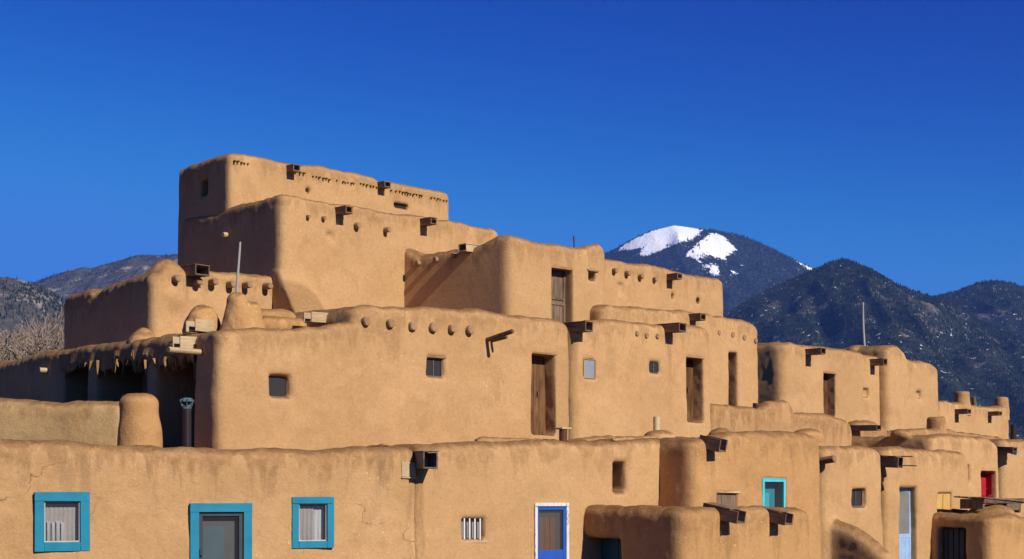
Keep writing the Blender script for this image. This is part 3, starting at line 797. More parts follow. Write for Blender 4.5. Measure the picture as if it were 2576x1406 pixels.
def fn():
    org, rz, w, z0, z1 = g6.fill(hb, 0.05, 0.03)
    t = add('shutter', box_me('shutter', (0, 0.03, z0), (w, 0.05, z1), 'wood_yellow', 0), g6.root, org, (0, 0, rz))
    for i in range(2): add('plank', box_me('plank', (w * i / 2 + 0.004, 0.0, z0), (w * (i + 1) / 2 - 0.004, 0.029, z1 - 0.01), 'wood_yellow', 0.004), t)
    add('rail', box_me('rail', (w * .48, -0.02, z0 + 0.1), (w * .48 + 0.03, -0.001, z1 - 0.05), 'wood_yellow', 0.003), t)
g6.defer(fn)
g6.runs += [(2228, 1190, 1.2, 0.12)]
g6.build(0.05)

g7 = House('adobe house with recessed red door and long shaded side parapet', 45, 22.95, 0.0, 'adobe_smooth')
g7.vol(2340, 2518, [(2340, 1093), (2380, 1094), (2450, 1098), (2490, 1101), (2518, 1106)], 4.6, kc=0.36, kt=0.34, vz=[(0, 0), (1.5, 0.0), (4.6, 0.05)])
d4 = g7.cut(2470, 1187, 2507, 1300, 0.52, k=0.07)
def fn():
    org, rz, w, z0, z1 = g7.fill(d4, 0.33, 0.03)
    t = add('door', box_me('door', (0, 0.03, z0), (w, 0.06, z1), 'paint_red', 0.004), g7.root, org, (0, 0, rz))
    for i in range(4): add('panel', box_me('panel', (0.08 if i % 2 == 0 else w / 2 + 0.03, 0.0, z0 + 0.06 + (i // 2) * 0.62), (w / 2 - 0.03 if i % 2 == 0 else w - 0.08, 0.03, z0 + 0.6 + (i // 2) * 0.62), 'paint_red', 0.01), t)
    add('frame_board', box_me('frame_board', (-0.02, -0.19, z1 - 0.03), (w + 0.02, 0.03, z1), 'paint_red', 0.004), t)
    add('frame_board', box_me('frame_board', (w - 0.035, -0.17, z0), (w - 0.005, 0.03, z1 - 0.03), 'paint_red', 0.004), t)
g7.defer(fn)
n2 = g7.cut(2430, 1172, 2441, 1212, 0.16, k=0.12)
g7.prims.append(('ell', (*g7.lp(2262, 1096)[:2], g7.lp(2262, 1090)[2] - 0.02), (0.18, 0.30, 0.16)))
g7.build(0.05, vfine=5.2)

g8 = House('adobe wall end with a tin-lipped spout beside the red door', 45, 23.25, 0.0, 'adobe_smooth')
g8.vol(2520, 2760, [(2500, 1102), (2560, 1104), (2640, 1110), (2760, 1120)], 3.4, kc=0.34, kt=0.34)
g8.canale(2521, 1132, 0.36, 0.26, 0.17, tilt=0.06, lid=True)
def fn():
    p = g8.fp(2521, 1132)
    add('tin_lip', box_me('tin_lip', (0.0, -0.50, -0.05), (0.26, -0.30, -0.035), 'galvanised', 0.003), g8.root, g8.loc(p), (0.25, 0, 0))
    add('tin_lip', box_me('tin_lip', (-0.012, -0.50, -0.05), (0.0, -0.30, 0.07), 'galvanised', 0.003), g8.root, g8.loc(p), (0.25, 0, 0))
g8.defer(fn)
g8.pipe(2548, 1068, 1100, 0.10, 1.4, 'pipe_black')
g8.build(0.06)

g9 = House('low adobe porch room with dark plank side door and timber hatch on its roof', 45, 19.56, 0.0, 'adobe_rough')
g9.vol(2490, 2680, [(2490, 1292), (2540, 1294), (2600, 1300), (2680, 1310)], 2.0, sl=0.07, kc=0.38, kt=0.30, recess=False)
sd9 = g9.cut(2360, 1328, 2422, 1620, 0.62, side='s', k=0.16)
def fn():
    org, rz, w, z0, z1 = g9.fill(sd9, 0.30, 0.02)
    t = add('door', box_me('door', (0, 0.03, z0), (w, 0.05, z1), 'room_dark', 0), g9.root, org, (0, 0, rz))
    for i in range(5): add('plank', box_me('plank', (w * i / 5 + 0.012, 0.0, z0), (w * (i + 1) / 5 - 0.012, 0.03, z1 - 0.03 - 0.05 * (i % 2)), 'paint_darkblue', 0.004), t)
    add('handle', box_me('handle', (0.05, -0.06, z0 + 0.95), (0.12, -0.01, z0 + 1.0), 'galvanised', 0.01), t)
g9.defer(fn)
g9.prims.append(('ell', (*g9.fp(2492, 1282, 0.8)[:2], g9.fp(2492, 1290, 0.8)[2]), (0.8, 0.55, 0.24)))
g9.build(0.05, vfine=3.0)
# timber hatch lying on that roof
hp = g9.fp(2442, 1256, 0.9)
wp = g9.world(hp)
root = add('roof_hatch', None, None, g9.world((hp[0], hp[1], hp[2] - 0.25)), (0, 0, rad(45)))
tag(root, 'weathered timber hatch of split boards lying on the low porch roof', 'hatch')
add('bearer', box_me('bearer', (0.05, -0.32, 0.0), (0.14, 0.36, 0.26), 'wood_grey', 0.006, 0.006), root)
add('bearer', box_me('bearer', (2.1, -0.32, -0.12), (2.2, 0.36, 0.20), 'wood_grey', 0.006, 0.006), root)
add('front_board', box_me('front_board', (0.0, -0.38, 0.14), (2.3, -0.34, 0.27), 'wood_grey', 0.006, 0.02), root)
for i in range(4):
    add('board', box_me('board', (-0.06 - 0.03 * i, -0.42 + 0.22 * i, 0.285 + 0.012 * (i % 2)), (2.4 - 0.07 * i, -0.22 + 0.22 * i, 0.315 + 0.012 * (i % 2)), 'wood_grey', 0.005, 0.012), root, (0, 0, 0), (0, 0.045, 0))
add('end_block', box_me('end_block', (1.3, -0.40, -0.06), (2.05, -0.35, 0.12), 'wood_canale', 0.01, 0.02), root)

# ---- second-storey terrace parapets on the right
def parapet(label, v, px0, px1, top, zb, depth=0.55, mat='adobe_worn', kc=0.30, kt=0.30):
    h = House(label, 45, v, zb, mat, name='parapet_wall', cat='parapet', group='terrace parapets')
    h.vol(px0, px1, top, depth, kc=kc, kt=kt, recess=False); return h
u1 = parapet('streaked adobe terrace parapet ending in a stubby raised pier', 25.3, 1790, 2006, [(1790, 1014), (1810, 1016), (1860, 1021), (1925, 1023), (1940, 1006), (1985, 1006), (1996, 1020), (2006, 1034)], 2.6)
u1.build(0.05)
u2 = parapet('low rounded adobe parapet under the brown door of the far house', 25.7, 1985, 2148, [(1985, 1034), (2040, 1040), (2100, 1046), (2130, 1056), (2148, 1068)], 2.6)
u2.build(0.05)
u3 = parapet('short rounded adobe parapet pierced by a long wooden spout', 26.1, 2152, 2238, [(2152, 1062), (2175, 1058), (2205, 1062), (2238, 1080)], 2.6)
u3.canale(2152, 1076, 0.75, 0.24, 0.17, tilt=0.02, lid=False)
u3.build(0.05)
u4 = parapet('adobe roof parapet with a stubby clay chimney', 26.6, 2240, 2600, [(2240, 1086), (2290, 1080), (2330, 1076), (2380, 1078), (2450, 1088), (2520, 1098), (2600, 1106)], 2.6)
u4.chimney(2354, 1049, 0.34, 0.9, 0.35)
u4.build(0.05)
for lab, px, py, r in (('small eroded mud lump on the projecting house roof, beside the tilted spout', 1812, 1089, 0.12), ('long eroded mud lump on the projecting house roof', 2030, 1090, 0.22)):
    h = House(lab, 45, 21.6, 2.9, 'adobe_rough', name='mud_lump', cat='mud lump', group='mud lumps on the roof')
    c = h.fp(px, py)
    h.prims.append(('ell', (c[0], c[1], c[2] - 0.05), (r * 1.9, 0.25, 0.16)))
    h.zb = c[2] - 0.6
    h.prims.append(('box', (c[0], c[1], c[2] - 0.45), (r * 1.6, 0.22, 0.42), 0.1))
    h.build(0.04, bounds=(c[0] - r * 2 - .2, c[0] + r * 2 + .2, c[1] - .5, c[1] + .5, c[2] + .3), base=(c[0], c[1], c[2] - 0.6))

# ---- second storey
s1 = House('long second-storey adobe house with brown plank door and six roof logs', 45, 24.91, 2.3, 'adobe_smooth')
s1.vol(545, 960, [(540, 828), (560, 827), (620, 824), (700, 824), (760, 820), (830, 815), (900, 812)], 13.4, sl=0.14, kc=0.36, kt=0.26, vz=[(0, 0), (1.2, -0.03), (5.3, 0.08), (7.4, 0.15), (10.8, 0.12), (12.3, 0.04), (13.4, 0)])
s1.vol(893, 1446, [(893, 763), (940, 766), (1000, 772), (1060, 772), (1120, 772), (1180, 772), (1215, 774), (1270, 784), (1330, 794), (1390, 801), (1430, 808), (1446, 814)], 4.6, kc=0.40, kt=0.34)
c = s1.cut(683, 944, 733, 998, 0.26, k=0.15); s1.window(c, 0.15, 'frame_grey', 'glass_dusty', 0.03, 0)
c = s1.cut(1076, 897, 1119, 948, 0.22, k=0.13); s1.window(c, 0.10, 'frame_grey', 'glass_dusty', 0.04, 1, lintel=True)
c = s1.cut(1339, 888, 1399, 1092, 0.50, k=0.07); s1.plank_door(c, 0.36, 4, 'wood_door', rails=False)
for px, py in ((917, 809), (979, 814), (1034, 821), (1086, 824), (1134, 827), (1179, 830)): s1.viga(px, py, 0.098, 0.10)
s1.viga(1225, 855, 0.055, 0.86, tilt=-0.17, mat='wood_grey', name='projecting_log')
s1.viga(1236, 858, 0.035, 0.45, tilt=-0.12, mat='wood_grey', name='projecting_log')
# the open portal along its left side
for (pa, pb) in ((392, 486), (244, 370), (160, 222)):
    s1.cut(pa, 897 + (484 - pb) * 0.075, pb, 1180, 2.6, side='s', k=0.10)
for px, r, lean in ((381, 0.17, 0.0), (233, 0.17, 0.0), (148, 0.22, 0.0)):
    p0 = s1.lp(px, 905); 
    s1.prims.append(('cap', (p0[0] + 0.12, p0[1], p0[2] - 0.28), (p0[0] + 0.06, p0[1], 2.3), r * 0.8, r))
def side_spout(px, py, i=0, L_=0.55, w=0.24, h=0.24):
    s1.canale(px, py, L_, w, h, side='s', tilt=0.03, lid=False, mat='wood_pale', i=i)
side_spout(486, 862, 0, 0.33, 0.20, 0.25)
side_spout(818, 799, 1, 0.40, 0.20, 0.22)
s1.viga(505, 886, 0.06, 0.75, side='s', mat='wood_pale', name='log_end')
s1.viga(118, 932, 0.07, 0.20, side='s', mat='wood_pale')
def fn():
    # crumbling mud-and-straw fringe hanging from the portal roof
    bm = bmesh.new()
    for i in range(13):
        px = random.uniform(165, 470)
        p = s1.lp(px, 0); pp = s1.lp(px, 896 + (470 - px) * 0.075, 0, -0.06)
        ln = random.choice((0.08, 0.1, 0.14, 0.2, 0.3, 0.36)); r = random.uniform(0.012, 0.035)
        sw = random.uniform(-0.10, 0.16)
        base = Vector(s1.loc(pp)) + Vector((random.uniform(-.05, .03), 0, random.uniform(-0.02, 0.06)))
        ring = [[bm.verts.new(base + Vector((r * k * math.cos(a) - 0.02 * f, r * k * math.sin(a) - sw * f, -ln * f))) for a in (0, 1.57, 3.14, 4.71)] for f, k in ((0, 1.2), (0.5, 0.8), (1, 0.15))]
        for A, B in zip(ring[:-1], ring[1:]):
            for j in range(4): bm.faces.new((A[j], A[(j + 1) % 4], B[(j + 1) % 4], B[j]))
    o = add('mud_fringe', bm_mesh('mud_fringe', bm, 'adobe_rough'), s1.root); o['kind'] = 'stuff'
    # broken lip of mud and brush along the roof edge
    bm = bmesh.new(); prev = None; n = 260
    for i in range(n + 1):
        f = i / n; px = 150 + 340 * f
        a = s1.lp(px, 872 + (490 - px) * 0.075, 0, 0.0)
        drop = 0.24 + 0.15 * float(fbm(np.array([[f * 14, 1.0, 2.0]], np.float32), 1.0, 3, 5)[0]) + (random.uniform(0.06, 0.26) if random.random() < 0.10 else 0) + random.uniform(-.05, .06)
        jut = 0.05 + 0.06 * float(vnoise(np.array([[f * 22, 4.0, 2.0]], np.float32), 1.0, 9)[0])
        b0 = Vector(s1.loc(a))
        ring = [bm.verts.new(b0 + Vector(o)) for o in ((0.12, 0, 0.06), (-jut * 0.5, 0, 0.05), (-jut, 0, -drop * 0.5), (-jut * 0.6, 0, -drop), (0.10, 0, -drop * 0.85))]
        if prev:
            for k in range(5): bm.faces.new((prev[k], prev[(k + 1) % 5], ring[(k + 1) % 5], ring[k]))
        prev = ring
    bmesh.ops.recalc_face_normals(bm, faces=list(bm.faces))
    add('roof_edge', bm_mesh('roof_edge', bm, 'adobe_rough'), s1.root)
s1.defer(fn)
s1.build(0.05, vfine=14.2)

# lower-left terrace room with a pale wall and a fat chimney
k1 = House('pale low terrace wall beside the fat rounded chimney', -6, 29.1, 2.6, 'adobe_pale', batter=0.0)
k1.vol(-260, 312, [(-260, 996), (0, 1003), (60, 1004), (110, 1010), (200, 1013), (312, 1013)], 0.6, kc=0.2, kt=0.28, recess=False)
k1.build(0.05)
k2 = House('fat rounded adobe chimney standing at the end of the pale terrace wall', 30, 27.5, 2.3, 'adobe_rough', name='adobe_chimney', cat='chimney', group=None)
c = k2.fp(351, 1060, 0.5)
zt = k2.fp(351, 990, 0.5)[2]
k2.prims.append(('cyl', (c[0] - 0.02, c[1], (zt + 2.0) / 2), 0.355, (zt - 2.0) / 2, 0.20))
k2.prims.append(('cap', (c[0], c[1], 2.0), (c[0] + 0.01, c[1], zt - 0.75), 0.42, 0.37))
k2.build(0.04, bounds=(c[0] - .9, c[0] + .9, c[1] - .9, c[1] + .9, zt + .3), base=(c[0], c[1], 2.3))

s2 = House('second-storey adobe house with cracked pale window and dark narrow door', 45, 25.25, 2.3, 'adobe_smooth')
s2.vol(1440, 1797, [(1440, 806), (1480, 806), (1530, 801), (1600, 804), (1660, 812), (1720, 815), (1760, 816), (1797, 826)], 3.2, kc=0.30, kt=0.34)
c = s2.cut(1471, 903, 1499, 951, 0.12, k=0.07); s2.window(c, 0.03, 'adobe_rough', 'curtain_grey', 0.02, 0)
c = s2.cut(1635, 908, 1660, 939, 0.12, k=0.08); s2.window(c, 0.05, 'frame_grey', 'glass_dusty', 0.03, 1)
c = s2.cut(1729, 898, 1771, 1062, 0.50, k=0.07); s2.plank_door(c, 0.38, 3, 'wood_door', rails=False)
for px, py in ((1603, 839), (1627, 844), (1654, 846)): s2.viga(px, py, 0.068, 0.02)
s2.canale(1446, 823, 0.36, 0.24, 0.22, tilt=0.02)
s2.canale(1674, 826, 0.46, 0.26, 0.20, tilt=0.02)
s2.runs += [(1450, 850, 1.2, 0.12), (1684, 850, 1.2, 0.12)]
s2.build(0.05)

s3 = House('second-storey adobe house with narrow shadowed door and four flush roof logs', 45, 25.80, 2.3, 'adobe_smooth')
s3.vol(1515, 1918, [(1515, 764), (1550, 764), (1600, 767), (1680, 774), (1740, 780), (1800, 790), (1850, 800), (1895, 808), (1918, 818)], 3.6, kc=0.36, kt=0.34)
c = s3.cut(1833, 886, 1857, 1085, 0.46, k=0.07); s3.plank_door(c, 0.33, 3, 'wood_grey', rails=False, knob=False, lintel=False)
for px, py in ((1808, 837), (1842, 842), (1871, 849), (1900, 857)): s3.viga(px, py, 0.078, 0.035)
s3.canale(1736, 799, 0.36, 0.20, 0.16, tilt=0.02)
s3.pipe(1899, 1014, 1026, 0.07, -0.35, 'pipe_black')
s3.build(0.05)

# far right second storey
r1 = House('far adobe house with tall brown door and a slender pole on its roof', 45, 30.3, 3.2, 'adobe_smooth')
r1.vol(1968, 2240, [(1968, 857), (2000, 862), (2040, 868), (2055, 867), (2100, 873), (2160, 882), (2240, 896)], 4.5, kc=0.5, kt=0.40)
c = r1.cut(2073, 938, 2103, 1050, 0.50, k=0.06); r1.plank_door(c, 0.36, 3, 'wood_door', rails=False, knob=False)
c = r1.cut(2173, 978, 2186, 999, 0.14, k=0.10)
r1.canale(2027, 886, 0.62, 0.26, 0.18, tilt=0.0)
r1.canale(2190, 912, 0.52, 0.26, 0.20, tilt=0.0)
r1.prims.append(('ell', r1.fp(2157, 884, 1.2), (0.5, 0.4, 0.25)))
r1.build(0.06)
r2 = House('far adobe house with a humped corner beside the roof pole', 45, 29.95, 3.2, 'adobe_smooth')
r2.vol(2232, 2367, [(2225, 870), (2240, 866), (2262, 868), (2276, 882), (2284, 900), (2310, 906), (2345, 912), (2367, 926)], 4.0, kc=0.42, kt=0.36, vz=[(0, 0), (4.0, 0.05)])
c = r2.cut(2304, 983, 2317, 1003, 0.14, k=0.10)
r2.build(0.06)
r3 = House('farthest adobe house with two stubby chimneys on its parapet', 45, 30.6, 3.2, 'adobe_smooth')
r3.vol(2360, 2541, [(2360, 1003), (2400, 1010), (2440, 1014), (2480, 1022), (2510, 1024), (2541, 1018)], 3.5, kc=0.30, kt=0.30)
for px, py, r in ((2419, 990, 0.34), (2518, 1004, 0.32)):
    r3.chimney(px, py - 6, r, 1.0)
r3.canale(2401, 1036, 0.56, 0.26, 0.16, tilt=0.0)
r3.canale(2485, 1041, 0.48, 0.24, 0.14, tilt=0.0)
r3.pipe(2450, 997, 1016, 0.09, 1.0, 'wood_grey', name='post', lean=(0.0, -0.25))
r3.build(0.06)

# ---- third storey
t1 = House('tall third-storey adobe house with box spouts and blunt roof logs', 45, 30.07, 5.0, 'adobe_smooth')
t1.vol(706, 1268, [(712, 487), (760, 493), (830, 505), (900, 517), (980, 531), (1080, 547), (1160, 560), (1268, 578)], 4.8, sl=0.06, kc=0.30, kt=0.22)
ua = t1.vols[0]['u0'] + 0.03
t1.prims.append(('ramp', ua, ua + 1.3, t1.v0 + 0.03, t1.fp(714, 698)[2], 0.90, 0.9))
for px, py, r, o in ((773, 545, 0.05, 0.10), (812, 549, 0.055, 0.10), (895, 567, 0.075, 0.16), (969, 578, 0.07, 0.20)): t1.viga(px, py, r, o, tilt=0.1)
t1.canale(846, 532, 0.40, 0.17, 0.15, tilt=0.02)
t1.canale(1058, 560, 0.42, 0.17, 0.15, tilt=0.02)
c = t1.cut(825, 586, 838, 602, 0.08, k=0.14)
t1.viga(573, 592, 0.07, 0.16, side='s', mat='wood_pale')
t1.build(0.05, vfine=5.2, amp=0.5)

f1 = House('topmost adobe house crowning the pueblo, row of pole ends under its parapet', 45, 32.49, 6.0, 'adobe_smooth')
f1.vol(567, 1142, [(567, 378), (620, 385), (680, 397), (716, 406), (730, 410), (745, 408), (800, 417), (880, 432), (940, 445), (955, 455), (970, 459), (985, 456), (1050, 470), (1110, 480), (1142, 485)], 2.72, sl=0.075, kc=0.26, kt=0.22, u0=t1.vols[0]['u0'] + 0.06 * 2.42 + 0.03)
c = f1.cut(993, 508, 1028, 527, 0.22, k=0.04); f1.window(c, 0.10, 'wood_pale', 'room_dark', 0.03, 0, lintel=True)
c = f1.cut(770, 472, 781, 488, 0.18, k=0.06)
c = f1.cut(503, 455, 520, 488, 0.6, side='s', k=0.06)
f1.canale(722, 426, 0.30, 0.18, 0.15, tilt=0.02)
f1.canale(951, 467, 0.30, 0.18, 0.14, tilt=0.02)
def fn():
    # row of thin pole ends just below the parapet
    runs = [(588, 406, 622, 413), (742, 432, 762, 436), (786, 444, 826, 452), (846, 455, 896, 464), (905, 462, 945, 472), (972, 476, 995, 481), (1004, 482, 1060, 494), (1075, 496, 1122, 506)]
    for (x0, y0, x1, y1) in runs:
        n = int((x1 - x0) / 6)
        for i in range(n):
            if random.random() < 0.12: continue
            f = i / max(1, n - 1)
            p = f1.fp(x0 + (x1 - x0) * f + random.uniform(-1, 1), y0 + (y1 - y0) * f + random.uniform(-1, 1))
            o = add('pole_end', PE[random.randrange(3)], f1.root, f1.loc(p), (random.uniform(-.1, .2), 0, random.uniform(-.1, .1)))
PE = [log_me('pole_end', 0.024, 0.026, -d, 0.2, 'wood_brown', 8) for d in (0.05, 0.08, 0.10)]
f1.defer(fn)
f1.build(0.05, vfine=3.4, amp=0.5)

m1 = House('third-storey adobe house with horned corners and weathered panelled door', 45, 26.3, 4.9, 'adobe_smooth')
m1.vol(1281, 1537, [(1281, 582), (1292, 583), (1310, 592), (1345, 603), (1400, 611), (1450, 617), (1480, 619), (1498, 613), (1514, 610), (1526, 618), (1537, 640)], 3.9, sl=-0.025, kc=0.36, kt=0.30, vz=[(0, 0), (0.4, -0.02), (1.2, -0.13), (2.6, -0.20), (3.3, -0.22), (3.9, 0.12)])
c = m1.cut(1389, 672, 1442, 830, 0.46, k=0.06); m1.plank_door(c, 0.30, 4, 'wood_grey', rails=True, panel=True, knob=False)
c = m1.cut(1481, 681, 1499, 707, 0.4, k=0.05)
def fn():
    org, rz, w, z0, z1 = m1.fill(c_m1, 0.0, 0.03)
    add('lintel', box_me('lintel', (-0.03, -0.03, z1 - 0.03), (w + 0.06, 0.2, z1 + 0.015), 'wood_viga', 0.004, 0.004), m1.root, org, (0, 0, rz))
c_m1 = c
m1.defer(fn)
for px, py in ((1053, 662), (1098, 653), (1143, 643)): m1.viga(px, py, 0.07, 0.08, side="s")
m1.canale(1186, 625, 0.22, 0.22, 0.17, side='s', tilt=0.02, lid=True, mat='wood_pale')
m1.build(0.05, vfine=4.6, amp=0.22)

n1 = House('third-storey adobe house with four short roof logs and two tiny vents', 45, 28.6, 4.9, 'adobe_smooth')
n1.vol(1490, 1830, [(1490, 637), (1530, 645), (1600, 660), (1680, 676), (1760, 691), (1810, 700), (1830, 706)], 3.6, kc=0.30, kt=0.28)
for px, py in ((1543, 681), (1574, 688), (1608, 696), (1643, 703)): n1.viga(px, py, 0.08, 0.14)
n1.canale(1676, 698, 0.42, 0.20, 0.14, tilt=0.0)
for px, py in ((1692, 745), (1757, 757)): n1.cut(px - 3.5, py - 8, px + 4, py + 7, 0.2, k=0.04)
c = n1.cut(1553, 711, 1570, 742, 0.07, k=0.05)
n1.build(0.05)

l1 = House('dark-sided adobe house with a domed corner and a row of roof logs', 45, 30.4, 4.6, 'adobe_smooth')
l1.vol(380, 712, [(380, 690), (420, 682), (462, 676), (520, 678), (580, 684), (640, 688), (690, 692), (712, 697)], 4.6, sl=0.17, kc=0.38, kt=0.26, vz=[(0, 0), (0.8, 0.04), (2.2, -0.05), (4.6, -0.30)])
dm = l1.fp(421, 690, 0.35); zt = l1.fp(421, 650, 0.35)[2]
l1.prims.append(('cap', (dm[0] - 0.02, dm[1], zt - 0.9), (dm[0], dm[1] + 0.05, zt - 0.36), 0.44, 0.34))
jg = l1.lp(214, 800)
l1.vols.append(dict(l1.vols[0], u0=jg[0] - 0.13, u1=jg[0] + 2.2, v0=jg[1] - 0.55, v1=jg[1] + 1.5, sl=0.17, kc=0.30, kt=0.24, top=[(jg[0], l1.lp(200, 731)[2]), (jg[0] + 2, l1.lp(200, 731)[2])], vz=None))
for px, py in ((437, 702), (490, 710), (531, 710), (575, 716), (615, 718), (666, 721), (702, 725)): l1.viga(px, py, 0.085, 0.24)
l1.canale(469, 682, 0.40, 0.34, 0.22, tilt=0.02)
l1.build(0.05, vfine=5.6, amp=0.6)

# ---- roof-top clay things on the left
def clay(label, name, cat, yaw, v, fnp, zb, mat='adobe_rough', step=0.035, amp=2.6):
    h = House(label, yaw, v, zb, mat, name=name, cat=cat, group=None)
    c, R, zt = fnp(h)
    return h.build(step, bounds=(c[0] - R, c[0] + R, c[1] - R, c[1] + R, zt), base=(c[0], c[1], zb), amp=amp)
def oven(h):
    c = h.fp(508, 810); r = 0.40; zt = h.fp(508, 767)[2]
    h.prims.append(('ell', (c[0], c[1], zt - 0.55), (r, r, 0.55))); h.prims.append(('cap', (c[0], c[1], zt - 1.2), (c[0], c[1], zt - 0.6), r, r * 0.95))
    return c, 0.8, zt + 0.2
clay('domed clay oven on the roof between the log row and the cone', 'clay_oven', 'oven', 45, 27.6, oven, 5.15)
def cone(h):
    c = h.fp(604, 820); zt = h.fp(596, 734)[2]; zb = h.fp(604, 850)[2]
    h.prims.append(('cap', (c[0], c[1], zb), (c[0] - 0.08, c[1], zt - 0.22), 0.60, 0.21))
    e = h.fp(752, 800); 
    h.prims.append(('cap', (c[0] + 0.25, c[1], zb), (c[0] + 0.22, c[1] - 0.1, h.fp(640, 785)[2]), 0.32, 0.2))
    return c, 1.15, zt + 0.3
cn = clay('pointed mud chimney cone with a thin pole behind it', 'mud_cone_chimney', 'chimney', 45, 26.9, cone, 5.15)
lw = House('low double-ridged mud wall between the cone and the lit spout', 45, 27.0, 4.7, 'adobe_rough', name='mud_wall', cat='wall', group=None)
lw.vol(648, 762, [(640, 772), (660, 770), (700, 772), (745, 776), (762, 784)], 0.55, kc=0.3, kt=0.28, recess=False)
a = lw.fp(668, 812, -0.2); b_ = lw.fp(752, 815, -0.2)
lw.prims.append(('cap', (a[0], a[1], a[2] - 0.05), (b_[0], b_[1], b_[2] - 0.05), 0.2, 0.17))
lw.build(0.04)
def pot(h):
    c = h.fp(361, 858); zt = h.fp(361, 840)[2]
    h.prims.append(('ell', (c[0], c[1], zt - 0.30), (0.30, 0.30, 0.28))); h.prims.append(('cap', (c[0], c[1], zt - 1.0), (c[0], c[1], zt - 0.5), 0.32, 0.30)); h.prims.append(('cap', (c[0], c[1], zt - 0.1), (c[0], c[1], zt - 0.02), 0.09, 0.07))
    return c, 0.6, zt + 0.2
clay('small knobbed clay dome on the portal roof below the dark wall', 'clay_dome', 'dome', 45, 29.3, pot, 5.3)
# lit spout end resting on the portal roof beside the oven
sp = House('x', 45, 26.3, 4.7)
p = sp.fp(522, 820)
root = add('roof_spout', None, None, sp.world(p), (0, 0, rad(-45)))
tag(root, 'short pale wooden spout poking over the roof edge below the clay oven', 'spout')
add('side_board', box_me('side_board', (-0.01, -0.30, -0.12), (0.02, 0.14, 0.12), 'wood_pale', 0.005, 0.005), root)
add('side_board', box_me('side_board', (-0.25, -0.36, -0.12), (-0.22, 0.14, 0.10), 'wood_pale', 0.005, 0.005), root)
add('floor_board', box_me('floor_board', (-0.219, -0.30, -0.12), (-0.011, 0.14, -0.09), 'wood_pale', 0.004, 0.0), root)
add('support_block', box_me('support_block', (-0.24, -0.06, -0.55), (0.0, 0.20, -0.122), 'adobe_rough', 0.03, 0.01), root)

# ---- poles
def pole(label, yaw, v, px0, py0, px1, py1, r0, r1, mat, name='roof_pole', sink=0.4):
    h = House('x', yaw, v, 0)
    a = h.world(h.fp(px0, py0)); b_ = h.world(h.fp(px1, py1))
    d = (a - b_); ln = d.length + sink
    prof = []
    for i in range(9):
        f = i / 8; prof.append((r1 + (r0 - r1) * f * 1.0 + random.uniform(-.1, .1) * r0, ln * f))
    me = tube_me(name, prof, mat, 8)
    for vv_ in me.vertices: vv_.co.x += 0.025 * math.sin(vv_.co.z * 2.3)
    o = add(name, me, None, b_ - d.normalized() * sink, d.to_track_quat('Z', 'Y').to_euler())
    return tag(o, label, 'pole')
pole('thin crooked weathered pole rising behind the mud cone', 45, 27.15, 602, 609, 598, 735, 0.024, 0.034, 'pole_grey', sink=0.7)
pole('slender grey pole on the far house roof against the dark mountain', 45, 31.2, 2170, 760, 2174, 884, 0.035, 0.05, 'pole_grey', sink=1.0)
pole('tiny thin stick standing on the horned third-storey roof', 45, 27.2, 1442, 594, 1443, 625, 0.02, 0.02, 'frame_dark', sink=0.8)

# ------------------------------------------------------------------ mountains
def forest_mat(name, dark, mid, rock, rockamt, speck):
    m, nt, b = nmat(name)
    pos = N(nt, 'ShaderNodeNewGeometry').outputs['Position']
    n1 = noise(nt, pos, 0.012, 5, 0.7); n2 = noise(nt, pos, 0.05, 4, 0.7)
    col = mixc(nt, maprange(nt, n2, 0.35, 0.65), dark, mid)
    rk = math2(nt, 'MULTIPLY', maprange(nt, n1, 0.54, 0.66, 0, 1), rockamt)
    col = mixc(nt, rk, col, rock)
    sp = maprange(nt, noise(nt, pos, 0.06, 4, 0.7), 0.63, 0.67, 0, speck)
    col = mixc(nt, sp, col, (0.75, 0.75, 0.78))
    at = N(nt, 'ShaderNodeAttribute'); at.attribute_name = 'snow'
    sn = math2(nt, 'ADD', at.outputs['Fac'], math2(nt, 'MULTIPLY', math2(nt, 'SUBTRACT', noise(nt, scaled(nt, pos, (1.0, 1.0, 0.45)), 0.022, 6, 0.78), 0.5), 3.0))
    col = mixc(nt, maprange(nt, sn, 0.46, 0.54), col, (0.93, 0.94, 0.96))
    L(nt, col, b.inputs['Base Color'])
    b.inputs['Roughness'].default_value = 1.0; b.inputs['Specular IOR Level'].default_value = 0.0
    bump(nt, b, n2, 1.0, 8.0)
forest_mat('forest_far', (0.020, 0.026, 0.022), (0.035, 0.042, 0.036), (0.12, 0.10, 0.09), 0.25, 0.25)
forest_mat('forest_mid', (0.018, 0.024, 0.017), (0.036, 0.040, 0.028), (0.17, 0.135, 0.115), 0.8, 0.8)
forest_mat('forest_left', (0.045, 0.046, 0.034), (0.10, 0.09, 0.068), (0.30, 0.24, 0.19), 1.0, 0.4)
m, nt, b = nmat('conifer')
oi = N(nt, 'ShaderNodeNewGeometry').outputs['Position']
L(nt, mixc(nt, maprange(nt, noise(nt, oi, 0.06, 2), 0.35, 0.65), (0.012, 0.020, 0.012), (0.032, 0.042, 0.024)), b.inputs['Base Color'])
b.inputs['Roughness'].default_value = 1.0; b.inputs['Specular IOR Level'].default_value = 0.0

